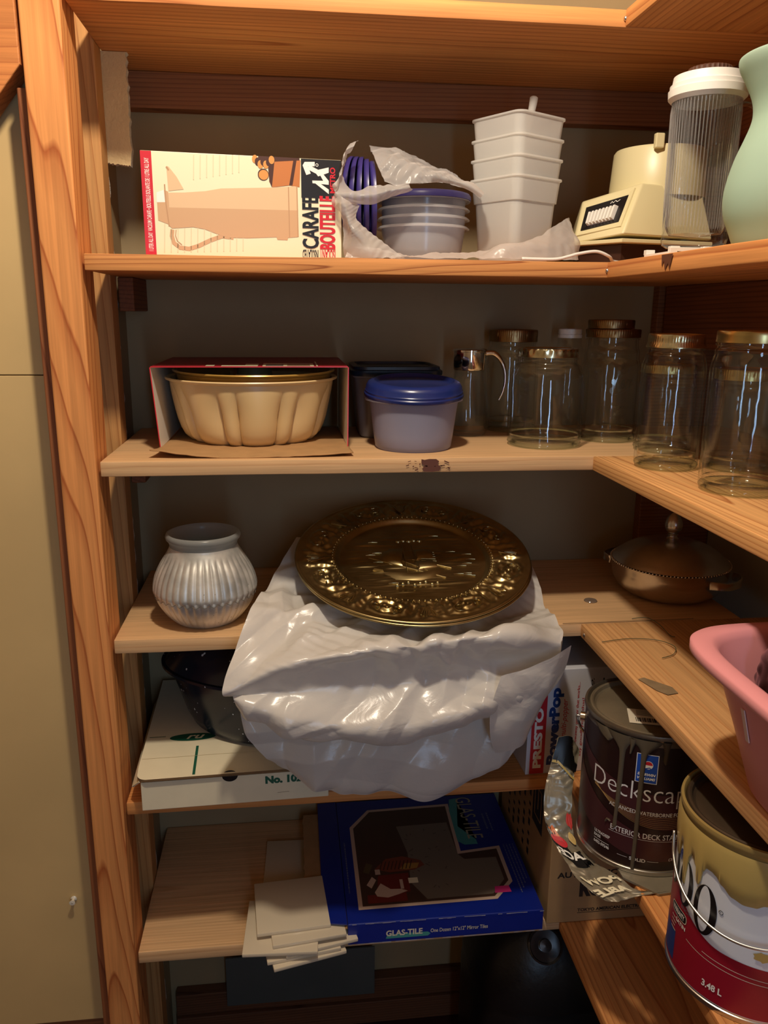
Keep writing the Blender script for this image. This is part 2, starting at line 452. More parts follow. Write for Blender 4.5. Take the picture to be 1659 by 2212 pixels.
# torn plasterboard scrap under the top shelf
bm = bmesh.new(); random.seed(8)
pts = [(-.012, Z[0]-TH-.0005), (.0325, Z[0]-TH-.0005)]
pts += [(.0305+random.uniform(-.0013, .0013), 1.668-i*.006) for i in range(0, 22)]
pts += [(.030-.0016*i, 1.5335+random.uniform(-.001, .001)+.00015*i) for i in range(1, 26)]
prism(bm, pts, .1795, .1925, axis='y')
bm.normal_update()
for f in bm.faces:
    if abs(f.normal.y) < .5: f.material_index = 1
o = finish(bm, 'plasterboard_scrap', [m_plaster, m_plaster_edge])
tag(o, 'cream plasterboard scrap with torn edges hanging below the top shelf at left', 'plasterboard')

# shelf boards
names = ['topmost shelf board, its orange front edge at the top of the picture',
         'second shelf board, holding the carafe box and the bagged containers',
         'third shelf board, holding the cake pan box and the first jars',
         'fourth shelf board, holding the frosted vase and the brass plates',
         'fifth shelf board, under the flat white carton and the popcorn popper box',
         'lowest shelf board, under the ceramic tiles and the blue box']
snames = ['topmost side shelf board, seen from below at the top right',
          'second side shelf board, under the ribbed pitcher, with a brown drip',
          'third side shelf board, under the two tall jars at the right',
          'fourth side shelf board, under the pink tub',
          'fifth side shelf board, under the two paint cans',
          'lowest side shelf board, empty, at the bottom right']
def board(name, m, b, bev=.0012, rag=0.0, seed=0):
    cx, cy, cz = (b[0]+b[1])/2, (b[2]+b[3])/2, (b[4]+b[5])/2
    bm = bmesh.new(); box(bm, b[0]-cx, b[1]-cx, b[2]-cy, b[3]-cy, b[4]-cz, b[5]-cz, 0)
    if rag:
        es = [e for e in bm.edges if abs((e.verts[0].co-e.verts[1].co).x) > .1 or abs((e.verts[0].co-e.verts[1].co).y) > .15]
        bmesh.ops.subdivide_edges(bm, edges=es, cuts=60, use_grid_fill=True)
        for v in bm.verts:
            n = noise.noise_vector(Vector((v.co.x*14, v.co.y*14, seed+v.co.z*3)))
            v.co.z += n.z*rag*.5
            if abs(abs(v.co.y)-(b[3]-b[2])/2) < 1e-5: v.co.y += n.y*rag
    es = [e for e in bm.edges if len(e.link_faces) == 2 and e.calc_face_angle(0) > .8]
    bmesh.ops.bevel(bm, geom=es, offset=bev, segments=2, affect='EDGES', profile=.5)
    return finish(bm, name, m, loc=(cx, cy, cz), smooth=30)
m_stain = mat('brown_stain', srgb(96, 52, 30), .5)
m_tape = mat('old_tape', srgb(150, 128, 98), .45, noise_amt=.2, noise_scale=80)
SH = []; SS = []
for i in range(6):
    xr = .86 if i == 3 else XR
    o = board('shelf_board', wood_shelf[i], (0.0003, xr, 0, D-.0005, Z[i]-TH, Z[i]), .0014, .0008, i)
    tag(o, 'wooden ' + names[i], 'shelf', 'main shelf boards'); SH.append(o)
    if i == 3:
        bm = bmesh.new()
    o = board('side_shelf_board', wood_side[i], (W, XR, -.84 if i != 0 else -.9, -.0006, Z[i]-TH, Z[i]), .0014, .0006, 20+i)
    tag(o, 'wooden ' + snames[i], 'shelf', 'side shelf boards'); SS.append(o)
def local(o, p): return Vector(p)-Vector(o.location)
# nails at the front corners of the side boards
for i in (0, 1, 3):
    bm = bmesh.new(); p = local(SS[i], (W+.006 if i != 3 else W-.0012, -.0014 if i != 3 else -.016, Z[i]-.010))
    for r_, z_ in ((.0032, 0), ):
        bmesh.ops.create_uvsphere(bm, u_segments=12, v_segments=8, radius=.0028)
    for v in bm.verts: v.co = Vector((v.co.x*(1 if i != 3 else .35)-(.006 if i != 3 else 0), v.co.y*1.0, v.co.z))+p
    finish(bm, 'nail', m_steel, SS[i], smooth=180)
# stains
def blob(cu, cv, a, b, n=26, seed=1, rag=.3):
    random.seed(seed)
    return [(cu+a*cos(2*pi*k/n)*(1+random.uniform(-rag, rag)), cv+b*sin(2*pi*k/n)*(1+random.uniform(-rag, rag))) for k in range(n)]
P = Print(lambda u, v, l: local(SH[2], (u, -.0012-l, v)))
P.poly([(.398, Z[2]-.0012), (.402, Z[2]-.0022), (.408, Z[2]-.001), (.417, Z[2]-.0012), (.421, Z[2]-.004), (.419, Z[2]-.008), (.424, Z[2]-.0125), (.421, Z[2]-.0165), (.412, Z[2]-.0178), (.402, Z[2]-.0174), (.399, Z[2]-.014), (.402, Z[2]-.010), (.398, Z[2]-.006)], m_stain)
for k in range(22):
    random.seed(k+3); u = .382+.0024*k; w_ = random.uniform(-.007, .007); z_ = Z[2]-.002-.012*random.random(); P.stroke([(u, z_), (u+w_, z_+random.uniform(-.003, .002))], .0007+.0008*random.random(), m_stain)
P.done('stain', SH[2])
P = Print(lambda u, v, l: local(SS[1], (W-.0008-l, u, v)))
P.poly([(-.178, Z[1]-.001), (-.152, Z[1]-.001), (-.154, Z[1]-.013), (-.158, Z[1]-.007), (-.162, Z[1]-.017), (-.168, Z[1]-.010), (-.172, Z[1]-.017), (-.175, Z[1]-.009)], m_stain)
P.done('stain', SS[1])
P = Print(lambda u, v, l: local(SS[3], (u, v, Z[3]+.0006+l)))
P.poly([(.6315, -.175), (.640, -.172), (.662, -.199), (.662, -.214), (.648, -.217), (.640, -.205)], m_tape)
P.done('tape_patch', SS[3])
P = Print(lambda u, v, l: local(SH[3], (u, v, Z[3]+.0009+l)))
P.rect(.60, .0, .79, .0012, m_black)
P.done('joint_line', SH[3])
# cleats
tag(stud('shelf_cleat', (.012, .82, .262, D-.0005, Z[0]-TH-.048, Z[0]-TH-.0003), wood_dark),
    'dark wooden cleat on the back wall right under the topmost shelf', 'cleat')
for i in (1, 2, 3, 4):
    tag(stud('shelf_cleat', (.0008, .0215, .181, D-.001, Z[i]-TH-.046, Z[i]-TH-.0003), wood_cleat_y),
        'short wooden cleat on the left wall just under the %s shelf board' % ('second', 'third', 'fourth', 'fifth')[i-1], 'cleat', 'left end cleats')
for i in (0, 1):
    tag(stud('side_cleat', (.83, .868, -.84, .262, Z[i]-TH-.092, Z[i]-TH-.0003), wood_cleat_y),
        'long dark wooden cleat under the %s side board at the right' % ('topmost', 'second')[i], 'cleat', 'side cleats')
tag(stud('corner_board', (.822, XR-.001, .2695, D-.0005, Z[3]+.0005, Z[0]-TH-.1), wood_dark), 'dark upright board in the back right corner behind the shelves', 'board')
# bottom of the back wall: two level planks
tag(stud('wall_plank', (0, XR-.001, .268, D-.0005, .062, .107), wood_low), 'upper of the two brown planks along the foot of the back wall', 'plank')
tag(stud('wall_plank', (0, XR-.001, .262, D-.0005, .012, .0605), wood_low), 'lower of the two brown planks along the foot of the back wall', 'plank')

# ============================================================ second shelf: carafe box
C_CREAM = mat('carton_cream', srgb(244, 234, 200), .35, coat=.3)
C_RED = mat('carton_red', srgb(206, 32, 48), .35, coat=.3)
C_BLK = mat('carton_black', srgb(20, 18, 20), .35, coat=.3)
C_WHT = mat('carton_white', srgb(246, 244, 236), .35, coat=.3)
def cmat(n, r, g, b, rough=.4): return mat('print_'+n, srgb(r, g, b), rough, coat=.2)
def carton(name, b, m, parent, inner=None, bev=.0006):
    return boxo(name, m, b, bev, parent)
t = thing('carafe_box', 'white and red carafe carton lying on its side, a beige jug printed on it', 'box', (.0655, .030, Z[1]), .110)
BW, BH = .2365, .1172
carton('carton', (0, BW, 0, .115, .0002, BH), C_CREAM, t)
P = Print(lambda u, v, l: (u, -l, v))
def q(x, y):   # printed layout of the front, in units of the carton
    left = 22+(y-50)*.064; top = 50+(x-22)*.05
    return (max(0, (x-left)/(1602-left)*BW), min(BH, .0024+(1-(y-top)/835)*(BH-.0026)))
P.rect(0, 0.0005, .0125, BH-.0003, C_RED)
P.text('1 LITER ALL DAY  VACUUM CARAFE \u2022 BOUTEILLE ISOLANTE DE 1 LITRE ALL DAY', .0040, .006, .0092, BH-.008, C_WHT, 90, .01)
sl = cmat('slat', 222, 214, 180)
for k in range(8):
    P.stroke([q(430+k*50, 85), q(430+k*50, 285-k*8)], .0012, sl)
for k in range(13):
    P.stroke([q(215+k*50, 640 if k < 1 else 680), q(215+k*50, 880)], .0012, sl)
cj, cj2, cj3 = cmat('jug', 226, 192, 152), cmat('jug_side', 208, 168, 128), cmat('jug_ridge', 190, 148, 110)
P.stroke([q(*p) for p in ((272, 690), (268, 740), (285, 800), (330, 840), (400, 852), (470, 830), (560, 785), (650, 752), (740, 765))], .0048, cj2)
P.stroke([q(*p) for p in ((300, 692), (296, 740), (310, 785), (345, 818))], .001, cj3)
P.poly([q(*p) for p in ((150, 385), (205, 365), (238, 380), (252, 650), (165, 612))], cj2)
P.poly([q(*p) for p in ((150, 385), (205, 365), (215, 465), (152, 465))], C_WHT)
P.poly([q(*p) for p in ((222, 175), (240, 180), (300, 260), (355, 362), (240, 375))], cj)
P.stroke([q(222, 178), q(240, 210)], .002, cj3)
P.poly([q(*p) for p in ((240, 388), (360, 388), (520, 378), (640, 357), (1030, 352), (1180, 345), (1238, 340), (1250, 545), (850, 530), (245, 508))], cj)
P.poly([q(*p) for p in ((245, 508), (850, 530), (1250, 545), (1248, 770), (1170, 775), (1165, 795), (1085, 790), (1078, 768), (850, 772), (700, 765), (640, 745), (520, 692), (430, 672), (270, 680), (250, 660))], cj2)
P.stroke([q(210, 320), q(222, 480), q(248, 662)], .0014, cj3)
P.stroke([q(1172, 348), q(1182, 770)], .0012, cj3); P.stroke([q(1240, 345), q(1250, 768)], .0014, cj3)
ck, ck2, ck3 = cmat('cake', 196, 120, 62), cmat('cake_dark', 74, 38, 24), cmat('orange_slice', 218, 150, 76)
P.poly([q(*p) for p in ((1030, 105), (1270, 128), (1262, 350), (1180, 335), (1045, 350), (1018, 300))], ck)
P.poly([q(*p) for p in ((1212, 125), (1238, 126), (1205, 335), (1178, 335))], ck2)
P.poly([q(*p) for p in ((930, 90), (1100, 100), (1262, 112), (1262, 130), (1060, 140), (1050, 250), (1040, 350), (1020, 300), (1010, 190), (930, 170))], ck2)
for k in range(7):
    a, b_ = 905+22*k, 118+14*(k % 3); P.ell(*q(a, b_+8*k % 40), .0034, .0046, ck2 if k % 2 else ck3)
P.ell(*q(972, 245), .0066, .0066, ck2); P.ell(*q(974, 248), .0058, .0056, ck3)
P.rect(.7905*BW, .62*BH, BW-.0002, BH-.0004, C_BLK)
def mm(L): return [q(*p) for p in L]
P.poly(mm([(1286, 170), (1302, 142), (1384, 142), (1384, 178), (1330, 180), (1352, 238), (1316, 250)]), C_WHT)
P.stroke(mm([(1332, 185), (1420, 232)]), .0052, C_WHT)
P.poly(mm([(1378, 215), (1498, 188), (1498, 232), (1412, 262)]), C_WHT)
P.poly(mm([(1412, 222), (1440, 226), (1498, 300), (1498, 332), (1470, 330)]), C_WHT)
P.poly(mm([(1364, 296), (1490, 300), (1498, 332), (1366, 318)]), C_WHT)
P.poly(mm([(1364, 300), (1402, 302), (1498, 372), (1498, 410)]), C_WHT)
P.ell(*q(1402, 168), .0018, .0018, C_WHT); P.ell(*q(1402, 168), .0012, .0012, C_BLK)
a, b_ = q(1508, 402), q(1552, 190); P.text('METRO', a[0], a[1], b_[0], b_[1], C_RED, 90, .03)
a, b_ = q(1285, 868), q(1415, 428); P.text('CARAFE', a[0], a[1], b_[0], b_[1], C_BLK, 90, .03)
a, b_ = q(1424, 876), q(1552, 430); P.text('BOUTEILLE', a[0], a[1], b_[0], b_[1], C_RED, 90, .035)
a, b_ = q(1286, 912), q(1415, 884); P.text('INSULATED', a[0], .0008, b_[0], b_[1], C_BLK, 180, .02)
a, b_ = q(1424, 912), q(1552, 884); P.text('ISOLANT', a[0], .0008, b_[0], b_[1], C_RED, 180, .02)
P.done('front_printing', t)

# ------------------------------------------------------------ bag of freezer tubs
m_bag = glass('thin_bag_film', (.86, .84, .82), .25, .3, 60, milky=.62)
m_tub = glass('clear_tub', (.88, .88, .90), .2, 0, 30, milky=.32)
m_frz = glass('milky_tub', (.92, .91, .88), .25, 0, 30, milky=.72)
m_purp = mat('indigo_lid', srgb(58, 50, 118), .35)
def disc_lid(name, r, h, m, parent=None, loc=(0, 0, 0), rot=(0, 0, 0)):
    bm = bmesh.new()
    lathe(bm, [(0.0005, h*.55), (r*.70, h*.55), (r*.74, h), (r*.93, h), (r*.97, h*.9), (r, h*.55), (r, .0), (r*.965, 0), (r*.96, h*.6), (r*.9, h*.75), (r*.76, h*.75), (r*.70, h*.3), (.0005, h*.3)], 56)
    return finish(bm, name, m, parent, smooth=40, loc=loc, rot=rot)
lab = ['leftmost and steepest of the indigo lids on edge in the thin white bag', 'second indigo lid from the left, on edge in the bag', 'third indigo lid from the left, on edge in the bag',
       'fourth indigo lid, on edge in the bag near the clear tubs', 'indigo lid on edge touching the stack of clear tubs']
for k in range(5):
    o = disc_lid('tub_lid', .0505-.001*abs(k-2), .0066, m_purp, loc=(.3185+.0072*k, .112, 1.4935-.0012*k), rot=(0, radians(-90+4-1.5*k), radians(-14+3*k)))
    tag(o, lab[k], 'lid', 'indigo lids standing in the bag')
def round_tub(loc, label, r0=.0505, r1=.0585, h=.0455):
    bm = bmesh.new()
    lathe(bm, [(.0005, .002), (r0*.9, .002), (r0, .004), (r1-.003, h-.006), (r1-.003, h-.002), (r1, h-.001), (r1+.003, h-.0035), (r1+.003, h-.0045), (r1-.0005, h-.003), (r1-.0035, h-.004), (r0+.0, .001), (r0*.9, 0), (.0005, 0)], 56)
    o = finish(bm, 'clear_tub', m_tub, smooth=40, loc=loc); return tag(o, label, 'container', 'nested round clear tubs')
for k in range(4):
    round_tub((.4135, .118, Z[1]+.0028+.0115*k), ['lowest of the nested round clear tubs in the bag', 'second from the bottom of the nested round clear tubs', 'third from the bottom of the nested round clear tubs', 'top one of the nested round clear tubs, under the indigo lid'][k])
bm = bmesh.new()
o = disc_lid('tub_lid', .0625, .0085, m_purp, loc=(.4135, .118, Z[1]+.0028+.0345+.0455-.003))
tag(o, 'indigo lid lying flat on the stack of nested clear tubs', 'lid', 'indigo lids standing in the bag')
P1 = [
  [(0.344,0.150,1.563), (0.374,0.150,1.560), (0.405,0.150,1.551), (0.443,0.150,1.534), (0.475,0.150,1.518), (0.492,0.140,1.501)],
  [(0.341,0.060,1.535), (0.367,0.052,1.532), (0.399,0.048,1.524), (0.432,0.048,1.513), (0.462,0.050,1.503), (0.479,0.052,1.493)],
  [(0.352,0.036,1.502), (0.371,0.036,1.498), (0.396,0.038,1.500), (0.424,0.040,1.503), (0.453,0.042,1.497), (0.473,0.045,1.487)]]
P2 = [
  [(0.322,0.052,1.549), (0.309,0.050,1.544), (0.305,0.050,1.528), (0.301,0.045,1.504), (0.316,0.043,1.493), (0.336,0.040,1.498), (0.354,0.038,1.499), (0.382,0.038,1.500)],
  [(0.315,0.035,1.541), (0.304,0.035,1.534), (0.299,0.032,1.512), (0.291,0.030,1.490), (0.312,0.028,1.484), (0.336,0.028,1.486), (0.356,0.030,1.491), (0.383,0.034,1.496)],
  [(0.311,0.045,1.535), (0.304,0.045,1.527), (0.299,0.040,1.503), (0.291,0.038,1.479), (0.313,0.038,1.477), (0.338,0.038,1.477), (0.361,0.038,1.484), (0.387,0.038,1.495)]]
P3 = [
  [(0.292,0.040,1.492), (0.289,0.040,1.476), (0.300,0.040,1.455), (0.302,0.040,1.428), (0.304,0.040,1.4125)],
  [(0.299,0.025,1.482), (0.303,0.025,1.466), (0.311,0.022,1.446), (0.325,0.020,1.427), (0.334,0.020,1.4125)],
  [(0.322,0.034,1.474), (0.318,0.034,1.459), (0.331,0.034,1.446), (0.353,0.032,1.430), (0.378,0.030,1.413)]]
P4 = [
  [(0.317,0.100,1.435), (0.357,0.050,1.423), (0.385,0.042,1.418), (0.430,0.040,1.421), (0.476,0.036,1.423), (0.498,0.032,1.432), (0.541,0.040,1.440), (0.600,0.090,1.470), (0.612,0.120,1.472)],
  [(0.307,0.040,1.420), (0.352,0.030,1.418), (0.380,0.025,1.416), (0.425,0.020,1.417), (0.471,0.018,1.418), (0.496,0.015,1.427), (0.540,0.020,1.430), (0.592,0.040,1.440), (0.606,0.060,1.442)],
  [(0.303,0.030,1.413), (0.350,0.020,1.413), (0.378,0.015,1.413), (0.424,0.012,1.413), (0.475,0.010,1.413), (0.504,0.010,1.413), (0.534,0.012,1.413), (0.588,0.020,1.4135), (0.604,0.040,1.416)]]
bm = bmesh.new()
sheet(bm, P1, 110, 80, .0026, 24, 1)
sheet(bm, P2, 130, 40, .0018, 30, 2)
sheet(bm, P3, 80, 50, .0020, 28, 3)
sheet(bm, P4, 160, 36, .0016, 34, 4)
o = finish(bm, 'plastic_bag', m_bag, smooth=180, recalc=False)
tag(o, 'thin crumpled white bag half open around the indigo lids and clear tubs', 'bag')

# four nested square milky tubs
def square_tub(k):
    bm = bmesh.new(); h = .106; rings = []
    def rg(w_, z, r=.012): return [(x, y, z) for x, y in rrect(w_, w_, r, 6)]
    loft_rings(bm, [rg(.070, .0), rg(.0715, .0015), rg(.080, h-.030), rg(.0835, h-.0295), rg(.0885, h-.001), rg(.0915, h), rg(.0915, h-.0022), rg(.089, h-.003),
                    rg(.087, h-.0035), rg(.0822, h-.0285), rg(.0785, h-.031), rg(.0700, .003)], cap0=True, cap1=True)
    for j in range(3):   # little flutes below the rim
        for s_ in (-1, 1):
            pass
    return bm
for k in range(4):
    o = finish(square_tub(k), 'freezer_tub', m_frz, smooth=35, loc=(.534, .105, Z[1]+.001+.0238*k+(.0018 if k == 3 else 0)), rot=(0, 0, radians(31.8)))
    tag(o, ['bottom milky square tub of the nested stack, all but its rim side showing', 'second milky square tub of the nested stack', 'third milky square tub of the nested stack', 'top milky square tub of the nested stack, a stick standing in it'][k], 'container', 'nested milky square tubs')
bm = bmesh.new(); tube(bm, [(.530, .098, 1.500), (.5385, .094, 1.55), (.5465, .090, 1.60), (.5485, .089, 1.616)], lambda t_: .0022+.0030*min(1, t_*1.25)-(.0022 if t_ > .97 else 0), 12, 16)
tag(finish(bm, 'plastic_stick', m_frz, smooth=50), 'milky tapered plastic stick poking out of the top square tub', 'stick')

# ------------------------------------------------------------ beige blender base
m_beige = mat('beige_plastic', srgb(226, 214, 168), .38, coat=.15)
m_brown = mat('brown_plastic', srgb(60, 34, 24), .35)
t = thing('blender_base', 'beige electric blender base with white push buttons and a brown foot', 'blender', (.70, .13, Z[1]))
def lo(p): return Vector(p)-Vector((.70, .13, Z[1]))
K0, L0, T0, T1, R0, RT = map(lo, [(.6552, .03, 1.4472), (.6149, .100, 1.440), (.6888, .06, 1.5131), (.6318, .12, 1.4956), (.792, .060, 1.4445), (.782, .085, 1.512)])
B0, B1, BT0, BT1 = map(lo, [(.640, .20, 1.438), (.790, .20, 1.442), (.655, .185, 1.505), (.780, .185, 1.512)])
bm = bmesh.new()
vs = [bm.verts.new(p) for p in (K0, L0, B0, B1, R0, T0, T1, BT0, BT1, RT)]
k_, l_, b0, b1, r0, t0, t1, bt0, bt1, rt = vs
for f in ((k_, r0, rt, t0), (k_, t0, t1, l_), (l_, t1, bt0, b0), (b0, bt0, bt1, b1), (b1, bt1, rt, r0), (t0, rt, bt1, bt0, t1), (l_, b0, b1, r0, k_)): bm.faces.new(f)
bmesh.ops.recalc_face_normals(bm, faces=bm.faces[:])
bmesh.ops.bevel(bm, geom=bm.edges[:], offset=.003, segments=3, affect='EDGES', profile=.5)
finish(bm, 'housing', m_beige, t, smooth=30)
# lower lip of the housing
lip = [Vector((v.x, v.y, 0)) for v in (K0, L0, B0, B1, R0)]
bm = bmesh.new(); prism(bm, [(v.x*1.0, v.y*1.0) for v in lip], .0262, .0312, .001); finish(bm, 'base_rim', m_beige, t)
bm = bmesh.new(); prism(bm, [(v.x*.86, v.y*.84) for v in lip], 0.0006, .0262, .002); finish(bm, 'foot', m_brown, t)
# control panel on the slanted side
pu = (K0-L0); pv = (T1-L0)
def pan(u, v, l=0):
    a = L0+(K0-L0)*u; b = T1+(T0-T1)*u; p = a+(b-a)*v
    n = (K0-L0).cross(T1-L0).normalized(); n = n if n.y < 0 else -n
    return p+n*l
bm = bmesh.new()
def slab(bm, u0, v0, u1, v1, l0, l1, mi=0):
    A = [bm.verts.new(pan(u, v, l0)) for u, v in ((u0, v0), (u1, v0), (u1, v1), (u0, v1))]
    B = [bm.verts.new(pan(u, v, l1)) for u, v in ((u0+.01, v0+.012), (u1-.01, v0+.012), (u1-.01, v1-.012), (u0+.01, v1-.012))]
    bm.faces.new(B).material_index = mi
    for k in range(4): bm.faces.new((A[k], A[(k+1) % 4], B[(k+1) % 4], B[k])).material_index = mi
slab(bm, .06, .14, .93, .92, -.001, .0022); finish(bm, 'panel_frame', m_beige, t)
bm = bmesh.new(); slab(bm, .12, .24, .86, .80, .001, .0026); finish(bm, 'control_panel', C_BLK, t)
for k in range(8):
    bm = bmesh.new(); u = .25+.063*k
    slab(bm, u, .32, u+.05, .60, .002, .0085); finish(bm, 'button', m_white, t)
P = Print(lambda u, v, l: pan(u, v, .0028+l))
P.stroke([(.58, .70), (.60, .74), (.63, .70), (.66, .74), (.70, .70), (.74, .73)], .014, m_white); P.done('panel_script', t)
# motor housing drum and its tab
bm = bmesh.new(); cx_, cy_ = .7395-.70, .128-.13
lathe(bm, [(.064, .09), (.0635, .105), (.0605, .149), (.058, .1525), (.050, .154), (.0005, .154)], 64, cx=cx_, cy=cy_)
finish(bm, 'drum', m_beige, t, smooth=40)
bm = bmesh.new(); box(bm, .705-.70, .717-.70, .066-.13, .074-.13, .1455, .1635, .0015); finish(bm, 'tab', m_beige, t)
bm = bmesh.new(); tube(bm, [(.5189, .006, 1.4135), (.5597, .006, 1.4135), (.578, .008, 1.417), (.5921, .01, 1.4208), (.6157, .012, 1.4239), (.6341, .016, 1.4185), (.646, .03, 1.4135), (.675, .05, 1.4135)], .0019, 8, 60)
tag(finish(bm, 'power_cord', m_white, smooth=180), 'white power cord looping along the shelf edge beside the blender base', 'cord')

# ------------------------------------------------------------ ribbed pitcher on a white rack, green vase
m_clear = glass('clear_plastic', (.95, .95, .95), .04, .2, 40)
t = thing('pitcher', 'tall clear ribbed pitcher with a white lid beside the frosted green vase', 'pitcher', (.674, -.122, Z[1]+.0085), 0)
def ribs(a, i, z):
    d = abs(((a+pi/2+pi) % (2*pi))-pi)      # angle from the camera-facing side
    return 1+.03*(cos(a*60)) if .02 < z < .145 else 1
m_rib = glass('milky_rib', (.93, .93, .93), .12, 0, 30, milky=.20)
bm = bmesh.new()
outer = [(.0005, 0), (.028, 0), (.0335, .003), (.0345, .010), (.0335, .016)]+[(.0335+.0015*z/.14, .016+z) for z in (.004, .03, .06, .09, .12, .1295)]+[(.0362, .150), (.0368, .160)]
inner = [(.0355, .160), (.0345, .147)]+[(.0318, .12), (.0312, .06), (.0305, .022), (.027, .014), (.0005, .011)]
lathe(bm, outer+inner, 240, ribs)
for f in bm.faces:
    c_ = f.calc_center_median(); a_ = math.atan2(c_.y, c_.x)
    if .018 < c_.z < .142 and int((a_+pi)/(2*pi)*180) % 3 == 0: f.material_index = 1
finish(bm, 'body', [m_clear, m_rib], t, smooth=60)
bm = bmesh.new()
lathe(bm, [(.0355, .146), (.0395, .150), (.040, .157), (.0385, .1575), (.0385, .162), (.0365, .163), (.0355, .1705), (.028, .1725), (.0005, .1725), ], 64)
finish(bm, 'lid', m_white, t, smooth=40)
bm = bmesh.new(); lathe(bm, [(.0215, .1725), (.0215, .1775), (.0205, .1785), (.0005, .1785)], 90, lambda a, i, z: 1+.03*cos(30*a)); finish(bm, 'pour_cap', mat('brown_cap', srgb(84, 56, 44), .4), t, smooth=30)
bm = bmesh.new(); tube(bm, [(.034, .0, .148), (.050, -.002, .146), (.058, -.002, .135), (.058, 0, .10), (.056, 0, .06), (.048, 0, .040), (.034, 0, .035)], .0042, 12, 40)
finish(bm, 'handle', m_clear, t, smooth=180)
bm = bmesh.new(); prism(bm, [(x, y) for x, y in rrect(.085, .070, .008, 5)], 0, .0022); 
for a_, b_ in ((-.036, -.030), (.036, -.030), (-.036, .030), (.036, .030), (0, -.030)): box(bm, a_-.005, a_+.005, b_-.004, b_+.004, .002, .0075, .0006)
box(bm, -.0425, .0425, -.035, -.0325, 0, .0062, .0005)
o = finish(bm, 'plastic_rack', m_white, loc=(.6745, -.121, Z[1]+.0006)); tag(o, 'flat white plastic rack under the ribbed pitcher', 'rack')
m_frost = glass('frosted_green', (.62, .78, .66), .35, 0, 30, milky=.88)
bm = bmesh.new()
pf = [(.0005, .001), (.048, 0), (.052, .002), (.0575, .015), (.0635, .030), (.0655, .045), (.0640, .060), (.0590, .080), (.0525, .097), (.0480, .110), (.0468, .120), (.0490, .132), (.0560, .147), (.0620, .158), (.0635, .165), (.0610, .1665)]
pf2 = [spline([Vector((a, b, 0)) for a, b in pf[1:]], k/50) for k in range(51)]
lathe(bm, [(.0005, .001)]+[(p.x, p.y) for p in pf2]+[(.0585, .163), (.047, .135), (.0448, .120), (.050, .095), (.062, .055), (.060, .03), (.05, .006), (.0005, .005)], 72)
o = finish(bm, 'vase', m_frost, smooth=180, loc=(.708, -.25, Z[1])); tag(o, 'frosted pale green glass vase with a pinched neck at the right edge', 'vase')

# ============================================================ third shelf: cake pan box
C_CRIM = mat('sleeve_red', srgb(150, 32, 40), .5, noise_amt=.15, noise_scale=40)
C_INK = cmat('sleeve_dark', 70, 22, 26)
t = thing('cake_pan_box', 'open-ended red cardboard sleeve with a curled kraft flap, around the cake pans', 'box', (.18, .17, Z[2]))
yf, yb = .065-.17, .275-.17
bm = bmesh.new()
TL, TR_, BL, BR = (.0565-.18, .1095), (.3090-.18, .1098), (.0642-.18, .0050), (.3080-.18, .0050)
def plate4(bm, a, b, th, mi=(0, 1)):
    """thin card between two (x,z) points, along y"""
    a = Vector((a[0], a[1])); b = Vector((b[0], b[1])); d = (b-a).normalized(); n = Vector((-d.y, d.x))*th
    A = [(a.x, a.y), (b.x, b.y), (b.x+n.x, b.y+n.y), (a.x+n.x, a.y+n.y)]
    V0 = [bm.verts.new((x, yf, z)) for x, z in A]; V1 = [bm.verts.new((x, yb, z)) for x, z in A]
    fs = [(V0[::-1], 2), (V1, 2)]
    for k in range(4): fs.append(((V0[k], V0[(k+1) % 4], V1[(k+1) % 4], V1[k]), {0: mi[0], 2: mi[1]}.get(k, 2)))
    for v, k in fs: bm.faces.new(v).material_index = k
plate4(bm, TL, TR_, .0012, (1, 0)); plate4(bm, BL, TL, .0012, (1, 0)); plate4(bm, TR_, BR, .0012, (1, 0))
finish(bm, 'sleeve', [C_CRIM, C_WHT, C_RED], t)
P = Print(lambda u, v, l: (u, v, .1108+l))
P.rect(-.035, yf+.002, .004, yf+.02, C_CREAM); P.rect(-.005, yf+.002, .012, yf+.05, C_CREAM); P.rect(.018, yf+.001, .085, yf+.060, C_CREAM)
P.rect(.05, yf+.004, .08, yf+.05, cmat('sleeve_picture', 168, 128, 104)); P.rect(.022, yf+.006, .045, yf+.04, cmat('sleeve_picture2', 120, 100, 96))
P.rect(-.055, yf+.002, -.044, yf+.025, C_CREAM); P.rect(.088, yf+.002, .090, yf+.1, C_CREAM)
P.done('top_printing', t)
rows_ = [[(-.1165, .10, .0026), (-.04, .10, .0026), (.04, .10, .0026), (.128, .10, .0026)],
         [(-.1165, .0, .0026), (-.04, .0, .0028), (.04, .0, .0028), (.128, .0, .0026)],
         [(-.1170, -.105, .0060), (-.04, -.105, .0040), (.04, -.105, .0040), (.130, -.105, .0045)],
         [(-.1230, -.150, .0110), (-.05, -.156, .0020), (.04, -.157, .0015), (.1325, -.152, .0050)]]
bm = bmesh.new(); sheet(bm, rows_, 40, 40, .0004, 40, 2)
o = finish(bm, 'bottom_flap', m_kraft, t, smooth=180); md = o.modifiers.new('card', 'SOLIDIFY'); md.thickness = .0016; md.offset = 0

